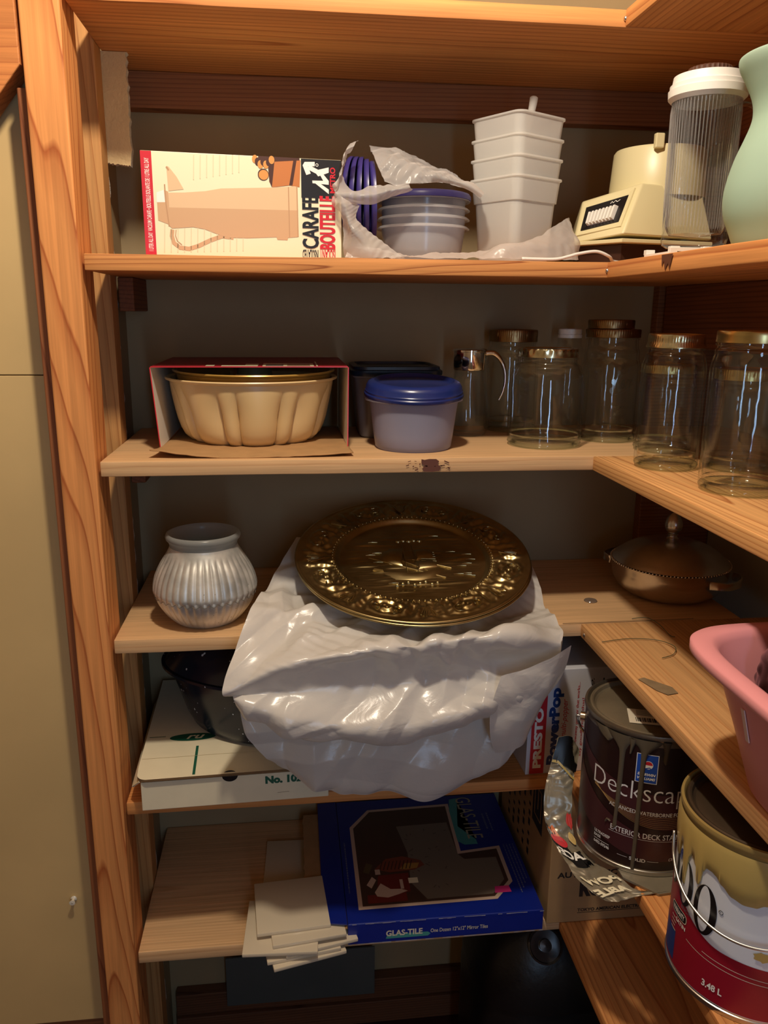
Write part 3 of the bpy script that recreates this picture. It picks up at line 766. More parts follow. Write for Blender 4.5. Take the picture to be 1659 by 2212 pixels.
m_pan = mat('beige_enamel', srgb(226, 196, 142), .32, coat=.35)
m_gpan = mat('gold_enamel', srgb(190, 152, 74), .28, .35, coat=.3)
def flute(depth):
    def f(a, i, z):
        u = ((a+pi/2+radians(9))/(2*pi)*8) % 1
        if u < .70: g = sin(pi*u/.70)**.55
        else: g = sin(pi*(u-.70)/.30)**.55*.80
        w_ = depth*max(0, min(1, (.079-z)/.035))
        if u < .70:  # arched tops of the wide panels
            w_ *= 1
        return 1-w_*(1-g)
    return f
def bundt(name, loc, R, m, tube_col, rot=(0, 0, 0), depth=.135):
    t_ = thing(name, '', 'cake pan', loc, rot=rot); k = R/.1185
    pf = [(.040, .006), (.060, .003), (.076, .0), (.087, .003), (.095, .010), (.100, .020), (.104, .032), (.107, .045), (.1095, .058), (.1115, .070), (.1125, .079), (.1130, .084), (.1185, .0865), (.1190, .088), (.1180, .0895)]
    inn = [(.1120, .088), (.1105, .080), (.1075, .058), (.102, .034), (.094, .016), (.078, .0065), (.060, .009), (.045, .012)]
    bm = bmesh.new(); lathe(bm, [(a*k, b) for a, b in pf+inn], 320, flute(depth)); finish(bm, 'shell', m, t_, smooth=50)
    bm = bmesh.new(); lathe(bm, [(.045*k, .0095), (.036*k, .02), (.028, .06), (.024, .088), (.0225, .092), (.0215, .088), (.026, .05), (.040*k, .007)], 64); finish(bm, 'centre_tube', tube_col, t_, smooth=60)
    return t_
t1_ = bundt('cake_pan', (.1805, .1590, Z[2]+.0028), .1190, m_pan, m_pan)
t1_['label'] = 'beige fluted ring cake pan sitting in the open red sleeve'; t1_['group'] = 'fluted cake pans'
t2_ = bundt('cake_pan', (.1835, .1700, Z[2]+.0125), .1130, m_gpan, mat('grey_green_enamel', srgb(120, 126, 100), .4), rot=(radians(1.0), 0, radians(6)), depth=.08)
t2_['label'] = 'gold-coloured fluted pan nested inside the beige one, only its rim showing'; t2_['group'] = 'fluted cake pans'

# ------------------------------------------------------------ blue lidded tubs
m_blue = mat('blue_lid', srgb(28, 44, 106), .25, coat=.3)
m_navy = mat('navy_lid', srgb(20, 36, 56), .35)
m_btub = glass('bluish_tub', (.70, .70, .84), .18, 0, 30, milky=.55)
m_gtub = glass('smoky_tub', (.58, .54, .54), .2, 0, 30, milky=.6)
t = thing('round_tub', 'round cloudy tub with a blue lid in front of the syrup jug', 'container', (.400, .085, Z[2]))
bm = bmesh.new()
lathe(bm, [(.0005, .002), (.044, .002), (.049, .0), (.052, .003), (.0545, .02), (.0588, .055), (.0602, .064), (.0665, .066), (.0665, .0685), (.0605, .069), (.0590, .066), (.0575, .055), (.0532, .02), (.050, .005), (.0005, .0045)], 72)
finish(bm, 'bowl', m_btub, t, smooth=40)
bm = bmesh.new()
lathe(bm, [(.0665, .0695), (.0675, .071), (.0675, .074), (.0662, .0755), (.0665, .078), (.0652, .0795), (.0648, .084), (.0620, .0885), (.0580, .0905), (.0540, .0910), (.0515, .0870), (.0500, .0860), (.0005, .0885)], 96)
finish(bm, 'lid', m_blue, t, smooth=40, rot=(radians(5.5), 0, 0), loc=(0, .007, .0015))
t = thing('square_tub', 'dim square tub with a dark blue lid behind the round tub', 'container', (.388, .215, Z[2]))
bm = bmesh.new(); rg = lambda a, b, z, r=.02: [(x, y, z) for x, y in rrect(a, b, r, 6)]
loft_rings(bm, [rg(.100, .095, 0), rg(.106, .10, .003), rg(.124, .116, .088), rg(.130, .122, .089), rg(.130, .122, .091), rg(.121, .113, .090), rg(.103, .097, .004)], True, True)
finish(bm, 'bowl', m_gtub, t, smooth=40)
bm = bmesh.new(); loft_rings(bm, [rg(.132, .124, .0915), rg(.134, .126, .093), rg(.134, .126, .0985), rg(.128, .120, .100), rg(.127, .119, .104), rg(.118, .110, .1055), rg(.112, .104, .1055), rg(.110, .102, .102)], True, True)
finish(bm, 'lid', m_navy, t, smooth=40)

# ------------------------------------------------------------ syrup dispenser
t = thing('syrup_dispenser', 'pear-shaped glass syrup jug with a chrome top and curved thumb handle', 'jug', (.5005, .194, Z[2]))
pf = [(.0005, .002), (.022, 0), (.027, .003), (.031, .014), (.0325, .028), (.0320, .040), (.0290, .056), (.0255, .072), (.0232, .086), (.0228, .098)]
pf = [pf[0]]+[(p.x, p.y) for p in (spline([Vector((a, b, 0)) for a, b in pf[1:]], k/24) for k in range(25))]
bm = bmesh.new(); lathe(bm, pf+[(.021, .098), (.0215, .086), (.027, .056), (.030, .036), (.029, .016), (.024, .007), (.0005, .006)], 64)
finish(bm, 'bottle', m_jar, t, smooth=180)
bm = bmesh.new(); lathe(bm, [(.0235, .098), (.0245, .1), (.0245, .124), (.026, .1245), (.026, .127), (.0235, .1285), (.0005, .1290)], 56); finish(bm, 'chrome_collar', m_chrome, t, smooth=35)
bm = bmesh.new()
tube(bm, [(.018, -.004, .121), (.034, -.006, .1225), (.046, -.006, .112), (.0525, -.006, .096), (.0535, -.006, .080), (.050, -.006, .064), (.045, -.006, .053)], lambda s_: .0048-.0036*s_, 12, 40)
for v in bm.verts: v.co.y *= 1.0
finish(bm, 'thumb_handle', m_chrome, t, smooth=180)

# ------------------------------------------------------------ glass jars
def lid_band(r, h, m, name, parent, z, ridge=True, lip=None, n=200, waves=70):
    bm = bmesh.new()
    def fn(a, i, z_): return 1+(.012*cos(a*waves) if ridge and i in (3, 4) else 0)
    pr_ = [(r*.94, 0), (r*1.01, .0005), (r, h*.30), (r, h*.58), (r, h*.86), (r*.985, h*.97), (r*.95, h), (r*.86, h), (r*.84, h*.93), (.0005, h*.93)]
    if lip: pr_ = [(r*.95, -.0012), (r*1.055, -.0006), (r*1.055, .0006)]+pr_[2:]; 
    lathe(bm, pr_, n, fn); return finish(bm, name, m, parent, smooth=35, loc=(0, 0, z))
def jar(loc, r, h, neck, shoulder, lid_r, lid_h, lid_m, label, ridge=True, glassm=None, square=0.0, lip=False, waves=70, scallop=False, foot=.004):
    t_ = thing('glass_jar', label, 'jar', loc, group='empty glass jars')
    def sq(a, i, z): return 1+square*(cos(4*a)*-.5)
    pts = [(r*.70, .0015), (r*.86, 0), (r*.95, foot*.5), (r, foot+.004), (r*1.0, .3*shoulder), (r, shoulder*.82), (r*.985, shoulder*.93), (r*.93, shoulder), ((r+neck)/2*.99, shoulder+(h-lid_h-shoulder)*.35), (neck, shoulder+(h-lid_h-shoulder)*.62), (neck, h-lid_h*.5)]
    P_ = [spline([Vector((a, b, 0)) for a, b in pts], k/44) for k in range(45)]
    prof = [(.0005, .003)]+[(p.x, p.y) for p in P_]
    inn = [(max(.0005, p.x-.0030), p.y+(.0065 if p.y < .012 else 0)) for p in reversed(P_[8:])]+[(.0005, .0095)]
    bm = bmesh.new(); lathe(bm, prof+inn, 72, sq if square else None)
    finish(bm, 'glass_body', glassm or m_jar, t_, smooth=180)
    # thread beads and the heavy glass foot
    bm = bmesh.new(); n0 = [(neck+.0003, h-lid_h-.0035), (neck+.0018, h-lid_h-.0025), (neck+.0018, h-lid_h-.0008), (neck+.0003, h-lid_h)]
    lathe(bm, n0, 72); finish(bm, 'neck_ring', glassm or m_jar, t_, smooth=180)
    bm = bmesh.new(); lathe(bm, [(r*.96, .0015), (r*1.004, foot+.002), (r*.97, foot+.0042), (r*.80, foot+.002), (r*.78, .0012), (r*.96, .0015)], 72); finish(bm, 'foot_ring', m_jar_d, t_, smooth=180)
    o = lid_band(lid_r, lid_h, lid_m, 'lid', t_, h-lid_h, ridge, lip, waves=waves)
    return t_
m_lgold = mat('pale_gold_lid', (.74, .66, .40), .22, 1.0)
jA = jar((.5795, .2455, Z[2]), .0410, .156, .0355, .122, .0375, .0185, m_bronze, 'jar with a ribbed bronze lid standing behind the chrome-topped syrup jug')
jB = jar((.5885, .0955, Z[2]), .0512, .1345, .0400, .104, .0408, .0120, m_lgold, 'wide squat jar with a shiny gold lid, in front of the bronze-lidded one', ridge=True, waves=22)
jC = jar((.6965, .137, Z[2]), .0419, .160, .0365, .118, .0385, .0120, m_bronze, 'embossed fruit jar with a second smaller bronze lid lying on its lid')
jD = jar((.6868, -.0788, Z[2]), .0372, .1590, .0310, .130, .0322, .0150, m_lgold, 'measuring jar with raised marks and a dull gold lid, left of the tallest front jar', lip=True)
jE = jar((.7050, -.2150, Z[2]), .0418, .1660, .0370, .142, .0382, .0120, m_gold, 'tall smooth jar with a plain gold lid at the right edge', ridge=False, glassm=m_jar)
jF = jar((.770, -.095, Z[2]), .0400, .120, .034, .098, .0350, .0130, m_gold, 'shorter gold-lidded jar seen through the tall front jar')
jG = jar((.738, .040, Z[2]), .0380, .1165, .034, .094, .0355, .0115, m_gold, 'small gold-lidded jar behind the measuring jar')
o = lid_band(.0325, .0125, m_bronze, 'jar_lid', None, 0); o.location = (.694, .140, Z[2]+.1603)
tag(o, 'loose bronze lid lying on top of the embossed fruit jar', 'lid')
jW = thing('glass_jar', 'jar with a white cap far back between the bronze-lidded jars', 'jar', (.668, .238, Z[2]), group='empty glass jars')
bm = bmesh.new(); lathe(bm, [(.0005, .003), (.030, 0), (.033, .004), (.033, .10), (.028, .118), (.020, .130), (.018, .134), (.018, .148)], 56); finish(bm, 'glass_body', m_jar, jW, smooth=50)
bm = bmesh.new(); lathe(bm, [(.0185, .144), (.0185, .149), (.0175, .1495), (.0180, .151), (.018, .157), (.017, .158), (.0005, .158)], 56); finish(bm, 'white_cap', m_white, jW, smooth=35)
# raised lettering and marks moulded in the glass
m_emb = glass('raised_glass', (.80, .82, .78), .12, 0, 30, ior=2.2)
def cyl_print(cx, cy, r, a0, parent, m=None):
    """u = distance round the cylinder from the line facing angle a0, v = height"""
    return Print(lambda u, v, l: (cx+(r+l)*cos(a0+u/r), cy+(r+l)*sin(a0+u/r), v))
def face(cx, cy): return math.atan2(-1.0-cy, .232-cx)
P = cyl_print(0, 0, .0420, face(.6965, .137)+.42, jC)
P.text('WIDE MOUTH', -.013, .050, .013, .0545, m_emb, 0, .02); P.text('MASON', -.009, .0405, .009, .0455, m_emb, 0, .02)
P.text('Kerr', -.012, .078, .018, .098, m_emb, 0, .03, .3); P.stroke([(-.014, .068), (.004, .074), (.018, .083)], .0008, m_emb)
for k, (a, b_) in enumerate(((-.012, .088), (-.006, .100), (-.014, .076), (-.004, .078), (.001, .102))): P.ell(a, b_, .003, .0042, m_emb, 10)
P.done('moulded_lettering', jC)
P = cyl_print(0, 0, .0375, face(.6868, -.0788)+.35, jD)
for k, z in enumerate((.100, .082, .062, .044)): P.stroke([(.004, z), (.017, z)], .0010, m_emb); P.stroke([(-.004, z), (.001, z+.0004)], .0016, m_emb)
P.text('1/2', -.002, .028, .006, .034, m_emb); P.done('moulded_marks', jD)

# ============================================================ fourth shelf: mercury glass vase
m_merc = bpy.data.materials.new('mercury_glass'); m_merc.use_nodes = True
nt = m_merc.node_tree; N = nt.nodes; Lk = nt.links; p = N['Principled BSDF']
p.inputs['Roughness'].default_value = .42; p.inputs['Coat Weight'].default_value = .35; p.inputs['Coat Roughness'].default_value = .3
tc = N.new('ShaderNodeTexCoord'); n1 = N.new('ShaderNodeTexNoise'); n1.inputs['Scale'].default_value = 26; n1.inputs['Detail'].default_value = 6
vo = N.new('ShaderNodeTexVoronoi'); vo.inputs['Scale'].default_value = 170
Lk.new(tc.outputs['Object'], n1.inputs['Vector']); Lk.new(tc.outputs['Object'], vo.inputs['Vector'])
c1 = N.new('ShaderNodeValToRGB'); c1.color_ramp.elements[0].position = .38; c1.color_ramp.elements[1].position = .62
c1.color_ramp.elements[0].color = srgb(176, 176, 172); c1.color_ramp.elements[1].color = srgb(226, 224, 216)
Lk.new(n1.outputs['Fac'], c1.inputs['Fac'])
c2 = N.new('ShaderNodeValToRGB'); c2.color_ramp.elements[0].position = .08; c2.color_ramp.elements[1].position = .13
c2.color_ramp.elements[0].color = (.08, .07, .06, 1); c2.color_ramp.elements[1].color = (1, 1, 1, 1)
Lk.new(vo.outputs['Distance'], c2.inputs['Fac'])
mk = N.new('ShaderNodeTexNoise'); mk.inputs['Scale'].default_value = 14; Lk.new(tc.outputs['Object'], mk.inputs['Vector'])
mkr = N.new('ShaderNodeMapRange'); mkr.inputs['From Min'].default_value = .50; mkr.inputs['From Max'].default_value = .62; Lk.new(mk.outputs['Fac'], mkr.inputs['Value'])
mx = N.new('ShaderNodeMixRGB'); mx.blend_type = 'MULTIPLY'; Lk.new(mkr.outputs[0], mx.inputs[0]); Lk.new(c1.outputs['Color'], mx.inputs[1]); Lk.new(c2.outputs['Color'], mx.inputs[2])
Lk.new(mx.outputs[0], p.inputs['Base Color']); p.inputs['Metallic'].default_value = .45
m_fglass = glass('frosted_glass', (.74, .76, .74), .25, .0, 30, milky=.45)
t = thing('ribbed_vase', 'round-bellied silvery frosted glass vase with vertical ribs', 'vase', (.1125, .068, Z[3]))
pts = [(.030, .0), (.040, .001), (.052, .012), (.0625, .028), (.0685, .044), (.0695, .052), (.0665, .066), (.0600, .081), (.0515, .095), (.0465, .104), (.0450, .108)]
PP = [spline([Vector((a, b, 0)) for a, b in pts], k/60) for k in range(61)]
def vrib(a, i, z):
    amp = .030*max(0, min(1, (.100-z)/.012))*max(0, min(1, z/.012))
    ph = 0 if z > .043 else pi
    zig = 1
    return 1+amp*(abs(sin(a*19+ph/2))-.6)
bm = bmesh.new(); lathe(bm, [(.0005, .001)]+[(p_.x, p_.y) for p_ in PP], 380, vrib); finish(bm, 'belly', m_merc, t, smooth=60)
bm = bmesh.new(); lathe(bm, [(.0448, .1075), (.0455, .112), (.0470, .1155), (.0492, .1175), (.0502, .121), (.0488, .1245), (.0462, .1255), (.0440, .1235), (.0430, .118), (.0425, .108), (.046, .098), (.055, .085), (.062, .06), (.058, .03), (.035, .006), (.0005, .004)], 96)
finish(bm, 'rim', m_fglass, t, smooth=60)
# zigzag scratch lines round the belly
bm = bmesh.new(); n = 76
tube(bm, [(.0688*cos(2*pi*k/n), .0688*sin(2*pi*k/n), .0395+(.0035 if k % 2 else 0)) for k in range(n+1)], .00035, 5)
finish(bm, 'zigzag_line', mat('silver_wear', srgb(96, 92, 86), .6), t)

# ------------------------------------------------------------ big white bag
m_poly = bpy.data.materials.new('white_carrier_bag'); m_poly.use_nodes = True
nt = m_poly.node_tree; N = nt.nodes; Lk = nt.links; p = N['Principled BSDF']
p.inputs['Base Color'].default_value = srgb(230, 226, 220); p.inputs['Roughness'].default_value = .24; p.inputs['Specular IOR Level'].default_value = .55
out = [n_ for n_ in N if n_.type == 'OUTPUT_MATERIAL'][0]
tl = N.new('ShaderNodeBsdfTranslucent'); tl.inputs[0].default_value = srgb(225, 222, 216)
mxs = N.new('ShaderNodeMixShader'); mxs.inputs[0].default_value = .22
Lk.new(p.outputs[0], mxs.inputs[1]); Lk.new(tl.outputs[0], mxs.inputs[2]); Lk.new(mxs.outputs[0], out.inputs[0])
tc = N.new('ShaderNodeTexCoord'); mp = N.new('ShaderNodeMapping'); mp.inputs['Scale'].default_value = (1, 1, 1.6)
Lk.new(tc.outputs['Object'], mp.inputs['Vector'])
n1 = N.new('ShaderNodeTexNoise'); n1.inputs['Scale'].default_value = 22; n1.inputs['Detail'].default_value = 8; n1.inputs['Distortion'].default_value = 2.0
Lk.new(mp.outputs[0], n1.inputs['Vector'])
bpn = N.new('ShaderNodeBump'); bpn.inputs['Strength'].default_value = .28; bpn.inputs['Distance'].default_value = .003
Lk.new(n1.outputs['Fac'], bpn.inputs['Height']); Lk.new(bpn.outputs[0], p.inputs['Normal'])
BIG_UP = [
  [(0.238, .20, 1.005), (0.323, .20, .990), (0.423, .20, .985), (0.526, .20, .980), (0.595, .18, .958)],
  [(0.202, .080, .985), (0.289, .080, .960), (0.402, .080, .955), (0.518, .080, .958), (0.591, .080, .955)],
  [(0.179, .000, .972), (0.266, .000, .957), (0.384, .000, .948), (0.510, .000, .955), (0.585, .000, .950)],
  [(0.161, -.045, .938), (0.258, -.045, .944), (0.377, -.048, .947), (0.506, -.046, .950), (0.586, -.040, .942)],
  [(0.144,-0.082,0.896), (0.234,-0.086,0.931), (0.365,-0.090,0.946), (0.487,-0.088,0.956), (0.580,-0.062,0.933)],
  [(0.151,-0.074,0.887), (0.234,-0.070,0.886), (0.369,-0.068,0.888), (0.485,-0.070,0.907), (0.578,-0.056,0.907)],
  [(0.157,-0.078,0.883), (0.236,-0.094,0.857), (0.359,-0.102,0.848), (0.465,-0.097,0.865), (0.567,-0.068,0.889)],
  [(0.162,-0.072,0.873), (0.238,-0.082,0.831), (0.355,-0.088,0.820), (0.464,-0.082,0.835), (0.564,-0.058,0.864)],
  [(0.169,-0.055,0.864), (0.241,-0.056,0.824), (0.360,-0.058,0.812), (0.465,-0.056,0.829), (0.562,-0.048,0.864)]]
BIG_LO = [
  [(0.168, -.026, .925), (0.270, -.026, .920), (0.380, -.026, .918), (0.486, -.026, .916), (0.592, -.026, .922)],
  [(0.160, -.030, .870), (0.269, -.034, .864), (0.379, -.036, .852), (0.486, -.034, .853), (0.580, -.034, .862)],
  [(0.166, -.036, .815), (0.256, -.044, .797), (0.360, -.046, .777), (0.467, -.044, .778), (0.546, -.040, .796)],
  [(0.190, -.036, .777), (0.268, -.046, .742), (0.362, -.048, .725), (0.432, -.046, .722), (0.524, -.036, .760)],
  [(0.205, -.032, .757), (0.268, -.038, .721), (0.363, -.040, .710), (0.421, -.040, .700), (0.519, -.032, .750)]]
SIDE_FLAP = [
  [(0.490, -.090, .905), (0.525, -.092, .915), (0.562, -.084, .925), (0.590, -.062, .930)],
  [(0.480, -.092, .862), (0.515, -.092, .868), (0.554, -.084, .880), (0.585, -.058, .895)],
  [(0.484, -.080, .812), (0.510, -.082, .818), (0.541, -.074, .828), (0.562, -.050, .838)],
  [(0.497, -.062, .778), (0.512, -.066, .782), (0.534, -.062, .788), (0.546, -.045, .796)]]
bm = bmesh.new()
sheet(bm, BIG_LO, 200, 170, .0070, 8.5, 11, edge=.0010)
sheet(bm, BIG_UP, 260, 260, .0078, 9.0, 12, edge=.0015)
sheet(bm, SIDE_FLAP, 80, 110, .0018, 9, 18, edge=.0012)
o = finish(bm, 'carrier_bag', m_poly, smooth=180, recalc=False)
tag(o, 'large crumpled glossy white plastic bag draped over the shelf edge under the brass plates', 'bag')

# ------------------------------------------------------------ embossed brass plates
m_brass = bpy.data.materials.new('tarnished_brass'); m_brass.use_nodes = True
nt = m_brass.node_tree; N = nt.nodes; Lk = nt.links; p = N['Principled BSDF']
p.inputs['Metallic'].default_value = 1; p.inputs['Roughness'].default_value = .30
tc = N.new('ShaderNodeTexCoord'); n1 = N.new('ShaderNodeTexNoise'); n1.inputs['Scale'].default_value = 14; n1.inputs['Detail'].default_value = 5
Lk.new(tc.outputs['Object'], n1.inputs['Vector']); c1 = N.new('ShaderNodeValToRGB')
c1.color_ramp.elements[0].position = .35; c1.color_ramp.elements[0].color = (.33, .25, .11, 1)
c1.color_ramp.elements[1].position = .7; c1.color_ramp.elements[1].color = (.66, .54, .28, 1)
Lk.new(n1.outputs['Fac'], c1.inputs['Fac']); Lk.new(c1.outputs['Color'], p.inputs['Base Color'])
RP = .168
def relief(r, a):
    """height of the embossing at radius r (m), angle a"""
    x, y = r*cos(a), r*sin(a); h = 0
    if r > .111:      # ornamental border: shells, scrolls, beading
        s = (r-.111)/(.160-.111)
        k = a*8/(2*pi); f = k-math.floor(k)-.5; edge = min(1, max(0, (1-abs(s*2-1))*3))
        d = sqrt((f*6.0)**2*.25+((s-.55)*1.9)**2)
        scroll = sin(d*13-0.8)*math.exp(-d*.7)
        fan = cos(f*2*pi*7+s*3)*max(0, 1-abs(abs(f)-.33)*6)
        leaf = sin(a*48+9*s*(1 if f > 0 else -1))*max(0, 1-abs(s-.45)*2.2)
        n = noise.noise(Vector((x*150, y*150, 1.0)))
        h = (.0019*scroll+.0015*fan+.0010*leaf+.0013*n)*edge
        if s < .12: h += .0006*cos(a*110)
        if .148 < r < .160: pass
    elif r < .100:    # harbour scene: rippled sky and water
        n = noise.noise(Vector((x*22, y*150, 4.0))); n2 = noise.noise(Vector((x*40, y*240, 9.0)))
        f = min(1, (.100-r)/.02)
        h = (.0010*max(0, n-.05)*2.2+.0005*n2)*f
    return h
def plate(name, loc, rot, label):
    t_ = thing(name, label, 'plate', loc, rot=rot, group='embossed brass plates')
    bm = bmesh.new(); nr, na = 150, 520; rings = []
    def base(r):
        if r < .104: return .0
        if r < .112: s = (r-.104)/.008; return .0075*(3*s*s-2*s**3)
        return .0075+.0035*(r-.112)/.056
    rs = [.0006+(.1635-.0006)*(k/nr) for k in range(nr+1)]
    for r in rs:
        rings.append([bm.verts.new((r*cos(2*pi*k/na), r*sin(2*pi*k/na), base(r)+relief(r, 2*pi*k/na))) for k in range(na)])
    for r, z in ((.1650, .0118), (.1675, .0112), (.1682, .0098), (.1672, .0086), (.1645, .0082)):
        rings.append([bm.verts.new((r*cos(2*pi*k/na), r*sin(2*pi*k/na), z)) for k in range(na)])
    for a, b in zip(rings, rings[1:]):
        for k in range(na): bm.faces.new((a[k], a[(k+1) % na], b[(k+1) % na], b[k]))
    bm.faces.new(rings[0][::-1])
    o_ = finish(bm, 'dish', m_brass, t_, smooth=180)
    md_ = o_.modifiers.new('sheet', 'SOLIDIFY'); md_.thickness = .0011; md_.offset = -1
    return t_
tl_, rl_ = radians(14.1), radians(-.4)
tp = plate('brass_plate', (.403, .09, 1.0030), (tl_, rl_, 0), 'upper round brass plate embossed with a sailing ship and a scrolled border')
tq = plate('brass_plate', (.4042, .0893, .9992), (tl_, rl_, 0), 'lower brass plate, only its rim showing under the embossed one')
# ship in relief on the upper plate (hull, sails, masts, quay)
bm = bmesh.new()
def rel(pts, r, n=8, steps=None): tube(bm, [(x, y, .0008) for x, y in pts], r, n, steps)
def pad(pts, h):
    c = Vector((sum(a for a, b in pts)/len(pts), sum(b for a, b in pts)/len(pts), h))
    n = len(pts); V = [bm.verts.new((a, b, 0)) for a, b in pts]
    M_ = [bm.verts.new((c.x+(a-c.x)*.72, c.y+(b-c.y)*.72, h)) for a, b in pts]; T_ = bm.verts.new(c+Vector((0, 0, h*.3)))
    for k in range(n):
        bm.faces.new((V[k], V[(k+1) % n], M_[(k+1) % n], M_[k])); bm.faces.new((M_[k], M_[(k+1) % n], T_))
pad([(-.045, -.034), (-.030, -.050), (.004, -.054), (.030, -.046), (.042, -.028), (.020, -.034), (-.020, -.036)], .0030)
pad([(-.044, .020), (-.030, .032), (-.008, .034), (-.012, .010), (-.016, -.014), (-.034, -.010), (-.046, .002)], .0042)
pad([(.002, .026), (.020, .028), (.034, .022), (.032, .004), (.006, .0)], .0034)
pad([(.002, -.006), (.030, -.004), (.036, -.020), (.004, -.028)], .0032)
pad([(-.060, -.024), (-.048, -.014), (-.044, -.030)], .003)
for a in (((-.012, -.040), (-.010, .046)), ((.004, -.044), (.004, .040)), ((-.062, .008), (.040, -.050)), ((-.040, .018), (.018, -.030)), ((.0, .0), (.052, -.026))): rel(a, .0009)
for k in range(5): rel([(.010+.001*k, .020-.006*k), (.034, .018-.006*k)], .0008)
for k in range(8): pad([(-.030+.008*k+.003*cos(j*pi/3), -.066+.003*((k*7) % 3)+.0028*sin(j*pi/3)) for j in range(6)], .003)
for k in range(26):
    random.seed(100+k); x = random.uniform(-.08, .08); y = random.uniform(-.075, .08)
    if x*x+y*y < .088**2 and not (-.05 < x < .045 and -.055 < y < .04): rel([(x, y), (x+.006, y+.0008), (x+.014, y)], .0006, 6, 6)
for k in range(5): pad([(-.014+.008*k+.0042*cos(j*pi/3), .052+.002*(k % 2)+.0030*sin(j*pi/3)) for j in range(6)], .0022)
finish(bm, 'ship_relief', m_brass, tp, smooth=50)
bm = bmesh.new(); n = 96
for k in range(n):
    a = 2*pi*k/n; x, y = .1145*cos(a), .1145*sin(a)
    g = bmesh.ops.create_uvsphere(bm, u_segments=6, v_segments=5, radius=.0016)
    for v in g['verts']: v.co += Vector((x, y, .0080))
for k in range(8):      # paired curls of the border
    for s_ in (-1, 1):
        a0 = 2*pi*(k+.5)/8; c = Vector((.140*cos(a0+s_*.09), .140*sin(a0+s_*.09), .0095))
        tube(bm, [c+Vector((cos(j*.7*s_+a0), sin(j*.7*s_+a0), 0))*(.0095-.00085*j) for j in range(10)], .0011, 6, 30)
    a0 = 2*pi*k/8; c = Vector((.138*cos(a0), .138*sin(a0), .0090))
    for j in range(-3, 4):
        d = Vector((cos(a0+j*.28), sin(a0+j*.28), 0)); tube(bm, [c-Vector((cos(a0), sin(a0), 0))*.012, c-Vector((cos(a0), sin(a0), 0))*.006+d*.008, c+d*.014], .0012, 6, 8)
finish(bm, 'border_relief', m_brass, tp, smooth=60)

# ------------------------------------------------------------ covered metal casserole
m_pew = mat('dull_silver', (.78, .74, .70), .26, 1.0, noise_amt=.25, noise_scale=18, color2=(.58, .54, .50))
t = thing('covered_dish', 'dark silvery covered serving dish with a bud-shaped knob at the back right', 'dish', (.804, .112, Z[3]), radians(-56))
bm = bmesh.new(); pts = [(.0005, .002), (.050, .0), (.060, .002), (.074, .012), (.083, .026), (.0855, .040), (.0860, .050), (.0875, .052)]
lathe(bm, pts+[(.084, .0515), (.082, .04), (.07, .014), (.0005, .006)], 96); finish(bm, 'bowl', m_pew, t, smooth=45)
bm = bmesh.new(); n = 110
for k in range(n):
    a = 2*pi*k/n; g = bmesh.ops.create_uvsphere(bm, u_segments=6, v_segments=5, radius=.0018)
    for v in g['verts']: v.co = Vector((v.co.x, v.co.y, v.co.z))+Vector((.0870*cos(a), .0870*sin(a), .0525+.0004*(k % 2)))
finish(bm, 'rope_rim', m_pew, t, smooth=180)
bm = bmesh.new(); pts = [(.086, .0535), (.080, .060), (.066, .0705), (.048, .079), (.028, .0845), (.012, .0865), (.008, .088), (.0065, .091), (.008, .093), (.0055, .094), (.0005, .0942)]
lathe(bm, [(p_.x, p_.y) for p_ in (spline([Vector((a, b, 0)) for a, b in pts], k/50) for k in range(51))], 96); finish(bm, 'cover', m_pew, t, smooth=50)
bm = bmesh.new(); pts = [(.004, .093), (.0095, .098), (.0125, .105), (.0118, .113), (.0080, .121), (.003, .126), (.0004, .1275)]
lathe(bm, [(p_.x, p_.y) for p_ in (spline([Vector((a, b, 0)) for a, b in pts], k/24) for k in range(25))], 64, lambda a, i, z: 1+.10*abs(sin(2.5*a))-.05); finish(bm, 'knob', m_pew, t, smooth=60)
for s_ in (0, pi):
    bm = bmesh.new(); R_ = Matrix.Rotation(s_, 3, 'Z')
    P_ = [(.083, -.034, .040), (.094, -.030, .041), (.103, -.018, .040), (.106, 0, .040), (.103, .018, .040), (.094, .030, .041), (.083, .034, .040)]
    Q = [spline([Vector(q_) for q_ in P_], k/40) for k in range(41)]
    V = []
    for q_ in Q:
        d = Vector((q_.x, q_.y, 0)).normalized()
        V.append([bm.verts.new(R_ @ (q_+d*a+Vector((0, 0, b)))) for a, b in ((0, -.006), (.0022, -.005), (.0012, 0), (.0022, .005), (0, .006), (-.0012, 0))])
    for a, b in zip(V, V[1:]):
        for k in range(6): bm.faces.new((a[k], a[(k+1) % 6], b[(k+1) % 6], b[k]))
    bm.faces.new(V[0][::-1]); bm.faces.new(V[-1]); finish(bm, 'handle', m_pew, t, smooth=40)
bm = bmesh.new(); lathe(bm, [(.0005, 0), (.009, 0), (.0098, .0008), (.009, .0018), (.0005, .0020)], 32)
tag(finish(bm, 'flat_bead', mat('grey_glass_bead', srgb(128, 110, 96), .15), smooth=40, loc=(.6720, .0855, Z[3])), 'small flat glassy bead lying on the boards left of the covered dish', 'bead')
bm = bmesh.new()
z_ = Z[3]+.0022
tube(bm, [(.629, -.069, z_), (.665, -.062, z_), (.693, -.0655, z_), (.709, -.078, z_+.001), (.7142, -.099, z_+.002), (.704, -.115, z_), (.6849, -.1243, z_)], .0005, 6, 60)
o = finish(bm, 'wire', mat('green_line', srgb(82, 86, 62), .4), smooth=180); tag(o, 'thin greenish wire curved in a hook on the side board', 'wire', 'loose wires on the side board')
bm = bmesh.new(); tube(bm, [(.702, .006, z_), (.722, .002, z_+.002), (.727, -.025, z_+.003), (.728, -.055, z_), (.732, -.062, z_)], .00055, 6, 40)
